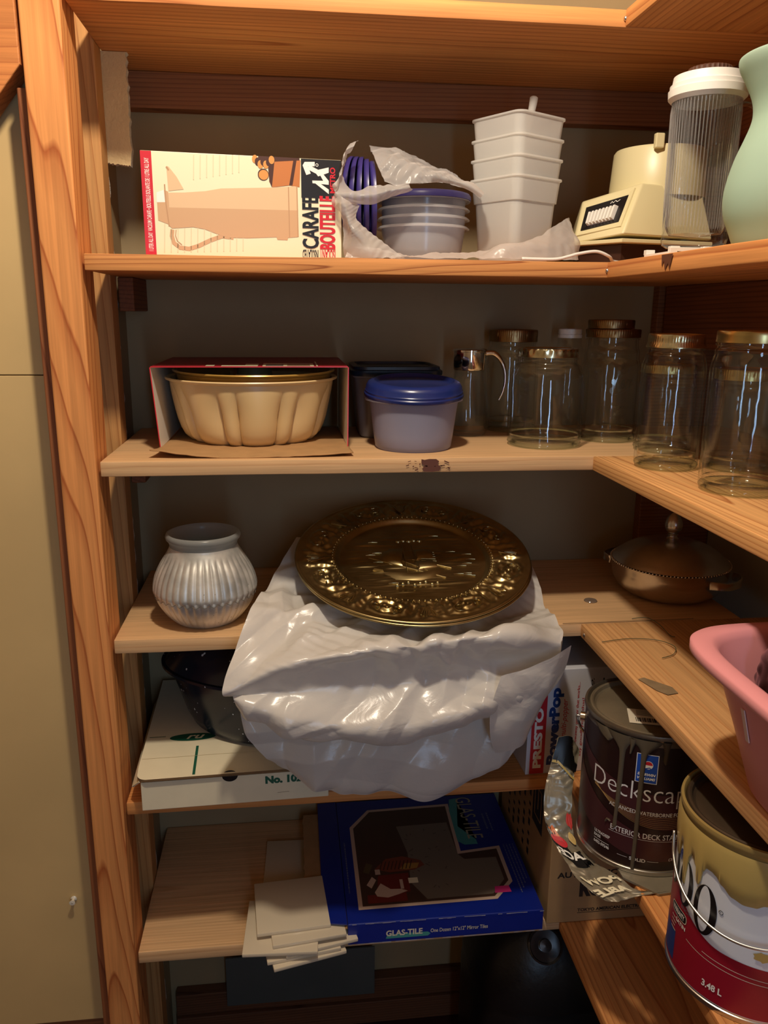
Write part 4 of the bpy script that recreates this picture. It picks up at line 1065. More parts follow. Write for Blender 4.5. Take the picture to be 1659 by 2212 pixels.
o = finish(bm, 'wire', MATS['green_line'], smooth=180); tag(o, 'short greenish wire bent beside the hooked one, nearer the back', 'wire', 'loose wires on the side board')

# ------------------------------------------------------------ pink dish tub and the amber bottle in it
m_pink = mat('pink_plastic', srgb(230, 154, 160), .38, bump=.05, bump_scale=8)
t = thing('dish_tub', 'pink plastic dish tub standing on the side board at the right edge', 'tub', (.7545, -.4925, Z[3]))
def se(a, b, z, e=3.0, n=96, cx=0, cy=0):
    return [(cx+a*math.copysign(abs(cos(2*pi*k/n))**(2/e), cos(2*pi*k/n)), cy+b*math.copysign(abs(sin(2*pi*k/n))**(2/e), sin(2*pi*k/n)), z) for k in range(n)]
bm = bmesh.new()
loft_rings(bm, [se(.120, .120, .001, 5), se(.124, .124, .004, 5), se(.138, .139, .060, 5.5), se(.1535, .156, .118, 6), se(.1640, .166, .121, 6), se(.1690, .171, .117, 6), se(.1715, .1735, .120, 6), se(.1715, .1735, .1265, 6), se(.1695, .1715, .1285, 6),
                se(.1570, .159, .1292, 6), se(.1535, .1555, .1275, 6), se(.1500, .152, .122, 6), se(.134, .135, .060, 5.5), se(.121, .121, .008, 5), se(.115, .115, .005, 5)], True, True)
finish(bm, 'basin', m_pink, t, smooth=50)
boxo('tape_mark', mat('clear_tape', srgb(240, 214, 210), .2), (-.0005, .0005, -.0025, .0025, -.016, .016), 0, t, rot=(0, radians(-15), 0), loc=(-.1435, .070, .078))
m_amb = mat('amber_glass', srgb(34, 18, 14), .06, coat=1.0)
bm = bmesh.new()
def hob(a, i, z):
    if .015 < z < .110:
        return 1+.07*max(0, cos(9*a+(pi if int(z/.012) % 2 else 0)))*max(0, sin(pi*((z/.012) % 1)))
    return 1
lathe(bm, [(.0005, .001), (.030, 0), (.034, .003)]+[(.034+.003*sin(pi*k/60), .006+.106*k/60) for k in range(61)]+[(.030, .117), (.0265, .123), (.026, .128), (.0275, .131), (.026, .135), (.022, .135), (.021, .125), (.0005, .120)], 108, hob, sx=.88, sy=.88)
o = finish(bm, 'amber_bottle', m_amb, smooth=50, loc=(.676, -.388, Z[3]+.0055)); tag(o, 'dark amber hobnail glass bottle standing in the pink tub', 'bottle')

# ============================================================ fifth shelf: flat white carton
m_card = mat('white_carton', srgb(236, 226, 196), .6, noise_amt=.05, noise_scale=30)
m_edge = mat('corrugated_edge', srgb(120, 92, 60), .9)
m_green = cmat('carton_green', 30, 92, 70, .5)
t = thing('flat_carton', 'flat white corrugated carton with green printing, on the fifth shelf board', 'box', (.0254, -.0215, Z[4]+.0004), radians(2.0))
FW, FH, FD = .2500, .0460, .300
bm = bmesh.new(); box(bm, 0, FW, 0, FD, 0, FH-.003, .0008); finish(bm, 'tray', m_card, t)
bm = bmesh.new()
pts = [(-.007, .0)]; pts = [(.006+.010*(1-cos(pi/2*k/8))-.010, .012-.012*sin(pi/2*k/8)) for k in range(9)]
prism(bm, [(-.003, .295), (-.006, .03)]+[(-.005+.014*(1-cos(pi/2*k/8)), .014*(1-sin(pi/2*k/8))-.004) for k in range(9)]+[(FW+.001, -.003), (FW+.001, .295)], FH-.0005, FH+.0028)
bm.normal_update()
for f in bm.faces:
    if abs(f.normal.z) < .5: f.material_index = 1
finish(bm, 'lid', [m_card, m_edge], t)
P = Print(lambda u, v, l: (u, v, FH+.0028+l))
P.ell(.061, .100, .033, .0105, m_green); P.text('ru', .052, .095, .078, .105, C_CREAM, 0, .02, .35)
P.rect(.0675, .0, .0712, .074, m_green); P.rect(-.001, .105, .022, .1065, m_green)
P.stroke([(-.004, .048), (.05, .0475), (.10, .048), (.13, .047), (.24, .048)], .0005, cmat('crease', 200, 186, 150))
P.done('lid_printing', t)
P = Print(lambda u, v, l: (u, -l, v))
P.ell(.117, FH-.003, .0105, .0085, C_BLK); P.text('No. 1020', .164, .0265, .222, .0385, m_green, 0, .06); P.stroke([(.18, .012), (.196, .0125)], .0004, m_edge)
P.rect(0, FH-.0035, FW, FH-.0028, m_edge); P.done('front_printing', t)
bm = bmesh.new(); A = [bm.verts.new(p_) for p_ in ((-.0008, .0, .0425), (-.0008, .25, .0440), (-.0105, .245, .0300), (-.0135, .02, .0240))]; bm.faces.new(A)
o = finish(bm, 'side_flap', m_card, t); md = o.modifiers.new('card', 'SOLIDIFY'); md.thickness = .002

# navy speckled roasting pan
m_enam = bpy.data.materials.new('speckled_enamel'); m_enam.use_nodes = True
nt = m_enam.node_tree; N = nt.nodes; Lk = nt.links; p = N['Principled BSDF']; p.inputs['Roughness'].default_value = .22
tc = N.new('ShaderNodeTexCoord'); vo = N.new('ShaderNodeTexVoronoi'); vo.inputs['Scale'].default_value = 110; Lk.new(tc.outputs['Object'], vo.inputs['Vector'])
nn_ = N.new('ShaderNodeTexNoise'); nn_.inputs['Scale'].default_value = 60; Lk.new(tc.outputs['Object'], nn_.inputs['Vector'])
mr = N.new('ShaderNodeMapRange'); mr.inputs['From Min'].default_value = .45; mr.inputs['From Max'].default_value = .75; mr.inputs['To Min'].default_value = 0; mr.inputs['To Max'].default_value = .30
Lk.new(nn_.outputs['Fac'], mr.inputs['Value']); lt = N.new('ShaderNodeMath'); lt.operation = 'LESS_THAN'; Lk.new(vo.outputs['Distance'], lt.inputs[0]); Lk.new(mr.outputs[0], lt.inputs[1])
mx = N.new('ShaderNodeMixRGB'); mx.inputs[1].default_value = (.008, .012, .026, 1); mx.inputs[2].default_value = (.6, .64, .7, 1); Lk.new(lt.outputs[0], mx.inputs[0]); Lk.new(mx.outputs[0], p.inputs['Base Color'])
t = thing('roasting_pan', 'dark blue speckled enamel roasting pan on the flat white carton, behind the bag', 'pan', (.2560, .150, Z[4]+FH+.0048))
bm = bmesh.new()
def el(a, b, z, n=110): return [(a*cos(2*pi*k/n), b*sin(2*pi*k/n), z) for k in range(n)]
loft_rings(bm, [el(.168, .116, 0), el(.180, .124, .004), el(.188, .128, .020), el(.204, .132, .070), el(.210, .134, .090), el(.222, .139, .092), el(.222, .139, .096), el(.208, .131, .096), el(.200, .129, .07), el(.184, .122, .02), el(.166, .11, .006)], True, True)
finish(bm, 'pan_body', m_enam, t, smooth=50)
bm = bmesh.new(); loft_rings(bm, [el(.217, .135, .0965), el(.212, .132, .102), el(.200, .124, .122), el(.16, .10, .146), el(.11, .06, .152)], False, True)
finish(bm, 'pan_cover', m_enam, t, smooth=50)

# ------------------------------------------------------------ popcorn popper box
t = thing('popper_box', 'white popcorn popper carton with red and blue lettering reading upward', 'box', (.5625, .0105, Z[4]+.0004), radians(1.5))
m_pbox = mat('popper_carton', srgb(214, 214, 222), .4, coat=.2)
PW, PH = .200, .164
boxo('carton', m_pbox, (0, PW, 0, .235, 0, PH), .0008, t)
C_NAVY = cmat('navy', 24, 62, 132); C_RD2 = cmat('red', 200, 36, 48)
P = Print(lambda u, v, l: (u, -l, v))
P.rect(.0055, .0012, .0270, PH-.002, C_RD2)
P.text('PRESTO', .0098, .010, .0225, .106, C_WHT, 90, .05)
P.text('PowerPop', .0305, .014, .0510, .136, C_NAVY, 90, .05)
P.text('multi-popper', .0490, .055, .0600, .118, C_RD2, 90, .0, .4)
P.text('the throwaway popper that works...', .0700, .025, .0755, .143, C_RD2, 90, .0)
P.text('say goodbye to that!', .0785, .0250, .0835, .118, C_RD2, 90, .0)
P.text('the lache.', .0880, .060, .0950, .148, C_BLK, 90, .0, .5)
P.text('a lache', .1060, .060, .1120, .148, C_BLK, 90, .0, .5)
P.done('front_printing', t)

# ------------------------------------------------------------ paint cans
def label_mat(name, base, extra=None):
    return mat(name, base, .32, coat=.25)
def paint_can(name, loc, r, h, m_lab, m_rim, m_lid, label, a0):
    t_ = thing(name, label, 'paint can', loc, group=None)
    bm = bmesh.new(); lathe(bm, [(r*.95, .004), (r*1.0, .001), (r*1.012, .0), (r*1.018, .0025), (r*1.012, .005), (r, .0055), (r, .007)], 96, cap0=True); finish(bm, 'bottom_seam', m_steel, t_, smooth=50)
    bm = bmesh.new(); lathe(bm, [(r, .007), (r, h-.014)], 128); finish(bm, 'label_wrap', m_lab, t_, smooth=180)
    bm = bmesh.new(); lathe(bm, [(r, h-.014), (r*1.0, h-.008), (r*1.018, h-.006), (r*1.026, h-.003), (r*1.018, h), (r*.985, h+.0004), (r*.965, h-.002), (r*.955, h-.006)], 128); finish(bm, 'rim', m_rim, t_, smooth=60)
    bm = bmesh.new(); lathe(bm, [(r*.958, h-.0045), (r*.94, h-.001), (r*.915, h-.0002), (r*.89, h-.001), (r*.87, h-.0048), (r*.84, h-.0062), (r*.80, h-.0050), (r*.76, h-.0045), (.0005, h-.0042)], 96); finish(bm, 'lid', m_lid, t_, smooth=30)
    return t_
R1, H1 = .0778, .1830
m_gp = mat('grey_brown_paint', srgb(92, 82, 66), .38)
m_lid1 = mat('painted_can_lid', srgb(140, 128, 106), .34, .45, noise_amt=.25, noise_scale=24)
m_lab1 = mat('dark_plum_label', srgb(36, 18, 18), .3, coat=.3)
CX1, CY1 = .6670, -.1445
a1 = face(CX1, CY1)
t = paint_can('paint_can', (CX1, CY1, Z[4]+.0042), R1, H1, m_lab1, mat('dark_steel_rim', (.30, .27, .22), .32, .9), m_lid1, 'dark brown deck stain can with grey paint runs down its label', a1)
P = Print(lambda u, v, l: ((R1+l)*cos(a1+u/R1), (R1+l)*sin(a1+u/R1), v)); ML = .006; P.maxlen = .0035; P.step = .00005
plum = cmat('plum', 66, 30, 34); plum2 = cmat('plum_light', 84, 48, 50); goldl = cmat('gold_line', 200, 160, 100); silv = cmat('silver_print', 226, 224, 220)
def wave(u, k=0): return .118-.62*(u+.075)-1.0*0+ (3.4*(u+.075)**2)
# two sweeping plum bands between black ones
def band(f0, f1, m_, u0=-.105, u1=.105, n=40):
    us = [u0+(u1-u0)*k/n for k in range(n+1)]
    P._add([(u, min(.168, max(.008, f0(u)))) for u in us]+[(u, min(.168, max(.008, f1(u)))) for u in us], [(k, k+1, n+2+k, n+1+k) for k in range(n)], m_)
band(lambda u: .062+4.2*(u-.035)**2, lambda u: .108+2.6*(u-.02)**2, plum)
band(lambda u: .020+2.2*(u-.03)**2, lambda u: .050+3.2*(u-.04)**2, plum)
for k in range(9):
    A_, B_ = .0640+.0024*k, 5.4-.42*k
    us = [-.062+.15*j/36 for j in range(37)]
    P.stroke([(u, A_+B_*(u-.022+.0006*k)**2*(.75 if u > .022 else 1)) for u in us], .00026, goldl)
P.text('Deckscape', -.0640, .0905, .0655, .1215, silv, 0, -.012, maxlen=ML)
P.text('ADVANCED WATERBORNE FORMULA', -.0380, .0800, .0640, .0850, silv, 0, .0, maxlen=ML)
P.text('EXTERIOR DECK STAIN', -.0340, .0490, .0480, .0560, silv, 0, .01, maxlen=ML); P.stroke([(-.036+.006*k, .0470) for k in range(15)], .0004, silv)
P.text('ULTRADEEP', -.0560, .0335, -.0335, .0375, silv, 0, .02); P.text('BASE', -.0560, .0280, -.0460, .0318, silv, 0, .02)
P.text('6402-59246', -.0560, .0190, -.0335, .0232, silv, 0, .03); P.stroke([(-.056, .0252), (-.045, .0252), (-.034, .0252)], .0006, silv)
P.text('SOLID', -.0085, .0170, .0100, .0215, silv, 0, .02); P.stroke([(-.023, .0192), (-.016, .0192), (-.011, .0192)], .0004, silv); P.stroke([(.012, .0192), (.018, .0192), (.025, .0192)], .0004, silv)
P.text('(3.78 L)', .0370, .0200, .0560, .0245, silv)
blu = cmat('badge_blue', 26, 74, 168)
P.rect(-.0105, .1220, .0140, .1590, silv, ML); P.rect(-.0097, .1228, .0132, .1582, blu, ML)
P.text('SHERWIN', -.0082, .1315, .0118, .1350, C_WHT, 0, .03, .2); P.text('WILLIAMS', -.0082, .1262, .0118, .1297, C_WHT, 0, .03, .2)
P.ell(.0030, .1455, .0052, .0052, C_WHT); P.poly([(.003+.0046*cos(x), .1455+.0046*sin(x)) for x in [pi*k/12 for k in range(13)]], C_RD2); P.stroke([(-.0005, .1405), (.0045, .1425), (.0070, .1400)], .0012, blu)
P.done('label_printing', t)
# paint runs
bm = bmesh.new()
def run(pts, bm=bm, R_=R1, a_=a1):
    """pts = (u, v, halfwidth)"""
    S_ = [Vector(p_) for p_ in pts]; n = 50; rows__ = []
    for k in range(n+1):
        q_ = spline(S_, k/n); ring = []
        for j in range(7):
            s = -1+2*j/6; u = q_.x+s*q_.z; l = .0016+.0011*(1-s*s)
            if j in (0, 6): l = .0001
            ring.append(bm.verts.new(((R_+l)*cos(a_+u/R_), (R_+l)*sin(a_+u/R_), q_.y)))
        rows__.append(ring)
    for A_, B_ in zip(rows__, rows__[1:]):
        for j in range(6): bm.faces.new((A_[j], A_[j+1], B_[j+1], B_[j]))
run([(-.034, H1-.006, .018), (-.031, H1-.014, .013), (-.0285, H1-.022, .0065), (-.0275, H1-.034, .0033), (-.0278, .10, .0030), (-.0288, .07, .0022), (-.0292, .056, .0026), (-.0293, .0525, .0008)])
run([(-.002, H1-.006, .020), (-.001, H1-.012, .0150), (-.0015, H1-.020, .0065), (-.0028, H1-.032, .0032), (-.0032, .105, .0030), (-.0035, .05, .0026), (-.004, .012, .0024), (-.004, .006, .0020)])
run([(.0215, H1-.006, .006), (.0215, H1-.018, .0028), (.0212, H1-.030, .0024), (.0212, H1-.034, .0009)])
run([(-.016, H1-.008, .006), (-.0165, H1-.016, .0026), (-.0175, H1-.024, .0014), (-.0178, H1-.027, .0012)])
run([(-.060, H1-.006, .012), (-.055, H1-.012, .012), (-.050, H1-.017, .009), (-.046, H1-.021, .002)])
run([(-.0405, .056, .001), (-.0385, .0605, .0013), (-.0350, .0590, .001)])
us = [-.085+.17*k/60 for k in range(61)]
finish(bm, 'paint_runs', m_gp, t, smooth=60)
P = Print(lambda u, v, l: (u, v, H1-.0038+l))
lb = cmat('sticker', 222, 212, 190, .5); ca, sa = cos(radians(-18)), sin(radians(-18))
rr_ = lambda L_, ox=-.004, oy=-.026: [(ox+a*ca-b*sa, oy+a*sa+b*ca) for a, b in L_]
P.poly(rr_([(-.034, -.018), (.034, -.018), (.034, .018), (-.034, .018)]), lb)
for k in range(16): P.poly(rr_([(-.026+.0019*k, -.013), (-.0252+.0019*k+.0004*(k % 3), -.013), (-.0252+.0019*k+.0004*(k % 3), -.003), (-.026+.0019*k, -.003)]), C_BLK)
for k in range(6): P.stroke(rr_([(-.024, .003+.0024*k), (.004-.002*(k % 2), .003+.0024*k)]), .0007, C_BLK); P.stroke(rr_([(.010, -.012+.0034*k), (.030-.003*(k % 3), -.012+.0034*k)]), .0008, C_BLK)
P.done('lid_sticker', t)
def ear(t_, ang, r, z, m_=m_chrome):
    bm = bmesh.new(); tube(bm, [(0, 0, 0), (.004, 0, 0), (.0055, 0, 0)], lambda s: .0062, 20); o_ = finish(bm, 'ear', m_, t_, smooth=50, loc=(r*cos(ang), r*sin(ang), z), rot=(0, 0, ang)); return o_
ear(t, a1-pi/2+.02, R1, H1-.030)
bm = bmesh.new(); A_ = a1-pi/2+.02
e0 = Vector((cos(A_), sin(A_), 0)); bk = Vector((-sin(A_), cos(A_), 0))
e1 = -e0
pts = [e0*(R1+.010)+Vector((0, 0, H1-.030)), e0*(R1+.0125)+Vector((0, 0, H1-.036)), e0*(R1+.008)-bk*.01+Vector((0, 0, H1-.060)), e0*(R1*.72)-bk*(R1*.75+.012)+Vector((0, 0, .030))]
pts = [e0*(R1+.0065)+Vector((0, 0, H1-.030)), e0*(R1+.010)+Vector((0, 0, H1-.031)), e0*(R1+.0065)+Vector((0, 0, H1-.042)), e0*(R1+.004)-bk*.012+Vector((0, 0, H1-.062)),
       e0*(R1*.96)-bk*.034+Vector((0, 0, .085)), e0*(R1*.84)-bk*(-.0)*0+Vector((0, 0, .05))]
bkw = bk if (bk.y > 0) else -bk
pts = [e0*(R1+.0065)+Vector((0, 0, H1-.030)), e0*(R1+.010)+Vector((0, 0, H1-.031)), e0*(R1+.0062)+bkw*.002+Vector((0, 0, H1-.043)), e0*(R1+.003)+bkw*.02+Vector((0, 0, H1-.060)), e0*R1*.88+bkw*(R1*.60)+Vector((0, 0, H1-.085)), e0*R1*.45+bkw*(R1*1.0)+Vector((0, 0, H1-.108)), bkw*(R1*1.12)+Vector((0, 0, H1-.118))]
tube(bm, pts, .0017, 8, 60); finish(bm, 'wire_handle', m_steel, t, smooth=180)

CX2, CY2, R2, H2 = .6890, -.3560, .0778, .1870
a2 = face(CX2, CY2)
m_gold_p = mat('khaki_gold_paint', srgb(186, 160, 92), .32, coat=.2)
m_lab2 = mat('white_label', srgb(226, 230, 234), .28, coat=.35)
t = paint_can('paint_can', (CX2, CY2, Z[4]+.0006), R2, H2, m_lab2, mat('khaki_rim', srgb(176, 150, 90), .3, .3), mat('dark_can_lid', srgb(92, 76, 60), .3, .5, noise_amt=.2, noise_scale=20), 'white and red paint can with khaki paint run over its top', a2)
P = Print(lambda u, v, l: ((R2+l)*cos(a2+u/R2), (R2+l)*sin(a2+u/R2), v)); P.maxlen = .0035; P.step = .00005
crim = cmat('label_crimson', 150, 18, 40); blu2 = cmat('label_blue', 40, 60, 130)
def band2(f0, f1, m_, u0, u1, n=40):
    us = [u0+(u1-u0)*k/n for k in range(n+1)]
    P._add([(u, max(.008, f0(u))) for u in us]+[(u, max(.008, f1(u))) for u in us], [(k, k+1, n+2+k, n+1+k) for k in range(n)], m_)
band2(lambda u: .008, lambda u: .067+2.0*max(0, -(u+.02))**2*3+.10*max(0, -u-.03)-.06*(u+.03), crim, -.125, .045)
band2(lambda u: .054-.055*(u+.03)+2.0*max(0, -(u+.03))**2, lambda u: .0546-.055*(u+.03)+2.0*max(0, -(u+.03))**2, lb, -.040, .045)
band2(lambda u: .049-.050*(u+.03)+2.0*max(0, -(u+.03))**2, lambda u: .0496-.050*(u+.03)+2.0*max(0, -(u+.03))**2, lb, -.060, .045)
band2(lambda u: .012, lambda u: .046, blu2, -.118, -.078)
def ring_o(cu, cv, a, b, m_):
    P.ell(cu, cv, a, b, m_, 40, ML); P.ell(cu-.0007, cv+.0010, a*.52, b*.93, m_lab2, 40, ML)
ring_o(-.0700, .1090, .0115, .0255, C_BLK); ring_o(-.0425, .1000, .0130, .0270, C_BLK); ring_o(-.0960, .115, .010, .024, C_BLK)
P.ell(-.0260, .1085, .0022, .0022, C_BLK); P.ell(-.0260, .1085, .0016, .0016, m_lab2); P.text('R', -.0268, .1075, -.0252, .1095, C_BLK)
P.poly([(-.0760+.0145*math.copysign(abs(cos(x))**.4, cos(x)), .0710-.0000+.0058*math.copysign(abs(sin(x))**.6, sin(x))) for x in [2*pi*k/32 for k in range(32)]], lb)
P.poly([(-.0760+.0137*math.copysign(abs(cos(x))**.4, cos(x)), .0710+.0050*math.copysign(abs(sin(x))**.6, sin(x))) for x in [2*pi*k/32 for k in range(32)]], C_BLK)
P.text('WARRANTY', -.0875, .0680, -.0650, .0738, C_WHT, 0, .03); P.text('SATIN', -.0790, .0590, -.0620, .0635, C_WHT, 0, .03)
for k in range(4): P.stroke([(-.088, .0600-.0045*k), (-.080+.002*(k % 2), .0600-.0045*k)], .0012, lb)
P.text('3.48 L', -.0360, .0200, -.0160, .0275, C_WHT, 0, .03, maxlen=ML)
P.text('ENCE', -.072, .080, -.058, .0835, cmat('label_grey', 120, 120, 128))
P.text('fl', -.0860, .1270, -.0790, .1400, blu2, 0, .05, .3)
band2(lambda u: .008, lambda u: .075, m_lab2, .030, .046)
for k in range(18): P.stroke([(.033, .012+.0034*k), (.045, .012+.0034*k)], .0010, cmat('label_smallprint', 130, 140, 170))
P.poly(blob(.012, .078, .007, .005, 16, 5), m_gold_p); P.done('label_printing', t)
bm = bmesh.new()
def skirt(us_, lo_):
    n = len(us_); V = []
    for u, z in zip(us_, lo_):
        V.append([bm.verts.new(((R2+l)*cos(a2+u/R2), (R2+l)*sin(a2+u/R2), zz)) for zz, l in ((H2-.0105, .0004), (H2-.016, .0022), (z+(H2-.016-z)*.4, .0022), (z+.0015, .0020), (z, .0003))])
    for A_, B_ in zip(V, V[1:]):
        for k in range(4): bm.faces.new((A_[k], A_[k+1], B_[k+1], B_[k]))
prof_ = [(-.125, .150), (-.100, .140), (-.092, .128), (-.0885, .128), (-.085, .146), (-.082, .146), (-.0790, .144), (-.0765, .128), (-.0755, .118), (-.0735, .106), (-.0715, .1065), (-.0700, .122), (-.0680, .140), (-.0640, .1462), (-.0600, .142), (-.0570, .138), (-.0550, .1235), (-.0530, .1205), (-.0505, .124), (-.0490, .138), (-.0450, .1440),
         (-.0390, .1440), (-.0340, .1420), (-.0280, .1360), (-.0180, .1290), (-.0080, .1265), (.0020, .1275), (.0100, .1320), (.0200, .1360), (.0350, .1440), (.0600, .150), (.125, .155)]
us_ = [-.125+.25*k/260 for k in range(261)]
def itp(u):
    for (a_, za), (b_, zb) in zip(prof_, prof_[1:]):
        if a_ <= u <= b_: s = (u-a_)/(b_-a_); s = s*s*(3-2*s); return za+(zb-za)*s
    return prof_[-1][1]
skirt(us_, [itp(u) for u in us_]); finish(bm, 'paint_runs', m_gold_p, t, smooth=60)
P = Print(lambda u, v, l: (u, v, H2-.0038+l))
P.poly([(-.012, -.022), (.040, .004), (.030, .030), (-.030, -.005)], lb)
for k in range(4): P.stroke([(-.012+.005*k, -.015+.003*k), (-.018+.005*k, -.006+.003*k)], .0025, C_BLK)
P.done('lid_sticker', t)
# bail hanging over the front
A0 = a2-1.35; e0 = Vector((cos(A0), sin(A0), 0)); 
arc = [Vector(((R2+.0045+.003*sin(pi*k/24))*cos(A0+2.55*k/24), (R2+.0045+.003*sin(pi*k/24))*sin(A0+2.55*k/24), H2-.044-.052*sin(pi*min(1, k/24))**.62)) for k in range(25)]
bm = bmesh.new(); tube(bm, arc, .0015, 8, 90); finish(bm, 'wire_handle', m_steel, t, smooth=180)

# ------------------------------------------------------------ printed plastic bag under the dark can
m_film = mat('silvery_bag_print', srgb(150, 140, 120), .28, .25, coat=.3, noise_amt=.2, noise_scale=30)
m_film_b = mat('black_bag_print', srgb(16, 14, 14), .35)
FILM = [
  [(0.582,-0.060,0.796), (0.599,-0.060,0.796), (0.614,-0.060,0.775)],
  [(0.571,-0.070,0.762), (0.585,-0.075,0.761), (0.601,-0.080,0.751)],
  [(0.557,-0.090,0.727), (0.577,-0.095,0.729), (0.592,-0.100,0.721)],
  [(0.557,-0.110,0.693), (0.573,-0.120,0.691), (0.590,-0.125,0.685)],
  [(0.565,-0.150,0.680), (0.579,-0.165,0.679), (0.600,-0.170,0.686)],
  [(0.573,-0.195,0.677), (0.592,-0.205,0.683), (0.612,-0.218,0.6985)],
  [(0.591,-0.228,0.677), (0.608,-0.235,0.690), (0.625,-0.242,0.6985)],
  [(0.609,-0.240,0.686), (0.635,-0.248,0.6985), (0.673,-0.245,0.6985)]]
t = thing('plastic_sack', 'crumpled printed plastic sack pinned under the dark paint can, hanging off the board', 'bag', (.6, -.1, Z[4]))
off = Vector((.6, -.1, Z[4])); FL = [[Vector(p_)-off for p_ in r] for r in FILM]
SF = surf_fn(FL)
bm = bmesh.new(); sheet(bm, FL, 30, 130, .0016, 40, 21, edge=.0004)
finish(bm, 'film', m_film, t, smooth=180, recalc=False)
# the part lying flat between can and board
bm = bmesh.new(); prism(bm, [(.6+.015-.6, .012), (.015, -.118), (.045, -.150), (.10, -.145), (.13, -.06), (.10, .03)], .0008, .0034); finish(bm, 'film_under_can', m_film, t)
def fs(u, v, l):
    e = .002; p_ = SF(u, v); du = SF(min(1, u+e), v)-SF(max(0, u-e), v); dv = SF(u, min(1, v+e))-SF(u, max(0, v-e))
    n_ = du.cross(dv).normalized(); n_ = n_ if n_.y < 0 or (n_.x < -.3) else -n_
    return p_+n_*(l+.0022)
P = Print(fs)
g = []
P._add([(a, b) for b in (0, .05, .10, .135) for a in (0, .25, .5, .75, 1)], [(5*j+i, 5*j+i+1, 5*j+i+6, 5*j+i+5) for j in range(3) for i in range(4)], m_film_b, .04)
P.stroke([(0, .125), (.3, .128), (.55, .148), (.8, .165), (1, .17)], .012, m_gold_p, .05)
P.poly([(.0, .38), (.35, .44), (.55, .52), (1, .50), (1, .60), (.4, .60), (.0, .50)], m_film_b, .04)
P.poly([(.05, .36), (.22, .39), (.42, .455), (.28, .46), (.08, .42)], cmat('flame', 214, 110, 50), .04)
P.ell(.30, .475, .26, .028, C_RD2, 20, .04); P.poly(blob(.85, .36, .14, .030, 14, 3), cmat('berry', 196, 54, 40), .05); P.poly(blob(.80, .44, .12, .030, 14, 6), cmat('straw', 206, 176, 110), .05)
P.text('RACE', .1, .515, .95, .560, C_WHT, 180, .04, maxlen=.04)
P.text('ABLE', .08, .775, .90, .835, C_CREAM, 180, .05, maxlen=.04)
P.text('POW', .12, .685, .95, .745, C_CREAM, 180, .04, maxlen=.04)
P.done('printing', t)

# ============================================================ lowest shelf: mirror tile box
m_bluebox = mat('blue_carton', srgb(10, 36, 138), .38, coat=.3, noise_amt=.12, noise_scale=12)
m_teal = cmat('teal', 70, 150, 146); m_tan = cmat('frame_tan', 206, 178, 158); m_wear = cmat('worn_edge', 168, 168, 186, .8); m_pink2 = cmat('pink_sticker', 232, 60, 140)
t = thing('mirror_tile_box', 'flat blue mirror tile carton with a large picture window printed on it', 'box', (.3012, -.0187, Z[5]+.0012), 0)
GW, GD, GH = .2925, .300, .0350
boxo('carton', m_bluebox, (0, GW, 0, GD, .0, GH), .0012, t)
bm = bmesh.new(); A = [bm.verts.new(p_) for p_ in ((-.0008, .001, .0335), (-.0008, GD, .0335), (-.0335, GD, .0325), (-.0345, .018, .0325), (-.0300, .008, .0325))]; bm.faces.new(A)
o = finish(bm, 'side_flap', m_bluebox, t); md = o.modifiers.new('card', 'SOLIDIFY'); md.thickness = .0018
bm = bmesh.new(); A = [bm.verts.new(p_) for p_ in ((-.001, -.001, .030), (-.001, .06, .031), (-.022, .055, .020), (-.026, .012, .018))]; bm.faces.new(A)
A = [bm.verts.new(p_) for p_ in ((-.001, -.001, .002), (-.001, .05, .002), (-.016, .045, .014), (-.020, .008, .013))]; bm.faces.new(A)
o = finish(bm, 'inner_flap', m_kraft, t); md = o.modifiers.new('card', 'SOLIDIFY'); md.thickness = .0016
P = Print(lambda u, v, l: (u, -l, v))
P.poly([(.0555, .0060), (.118, .0060), (.122, .0095), (.118, .013), (.0580, .013)], m_teal)
P.text('GLAS-TILE', .0560, .0100, .1100, .0200, lb, 0, .03)
P.text('One Dozen 12"x12" Mirror Tiles', .1220, .0110, .2080, .0178, lb, 0, .01)
random.seed(3)
for k in range(46):
    u = GW*k/46; P.rect(u, GH-.0009-.0006*random.random(), u+GW/46, GH-.0001, m_wear) if random.random() > .3 else None
    if random.random() > .35: P.rect(u, .0001, u+GW/46, .0005+.0010*random.random(), m_wear)
P.done('front_printing', t)
P = Print(lambda u, v, l: (u-.3012, v+.0187, GH+l))
win = [(.3203, .2049), (.3552, .2516), (.5017, .256), (.4979, .1252), (.5646, .1325), (.5637, .046), (.5308, .0105), (.3195, .0086)]
P.poly(win, m_tan)
cxw, cyw = .43, .12
inn = [(.3262, .2020), (.3578, .2455), (.4955, .2495), (.4915, .1185), (.5582, .1255), (.5580, .0490), (.5280, .0165), (.3260, .0150)]
P.poly(inn, cmat('picture_brown', 74, 52, 42))
P.poly([(.40, .200), (.489, .203), (.4915, .1185), (.50, .105), (.552, .105), (.552, .052), (.527, .022), (.425, .021), (.405, .06), (.41, .13)], cmat('picture_grey', 122, 110, 96))
random.seed(12)
for k in range(26):
    a_, b_ = random.uniform(.41, .485), random.uniform(.04, .19); P.stroke([(a_, b_), (a_+random.uniform(-.006, .008), b_+random.uniform(-.006, .006))], .0016, cmat('picture_vein', 88, 74, 64))
P.poly([(.352, .095), (.372, .118), (.40, .122), (.428, .110), (.433, .098), (.415, .088), (.375, .086)], cmat('picture_rust', 128, 64, 44))
for k in range(9): P.stroke([(.360+.006*k, .092), (.366+.006*k, .112)], .0014, cmat('picture_dark', 52, 30, 26))
P.poly([(.392, .092), (.402, .105), (.425, .104), (.420, .092), (.402, .090)], cmat('picture_yellow', 176, 132, 64))
P.poly([(.352, .052), (.356, .080), (.404, .082), (.402, .040), (.372, .036)], cmat('picture_red', 118, 42, 34))
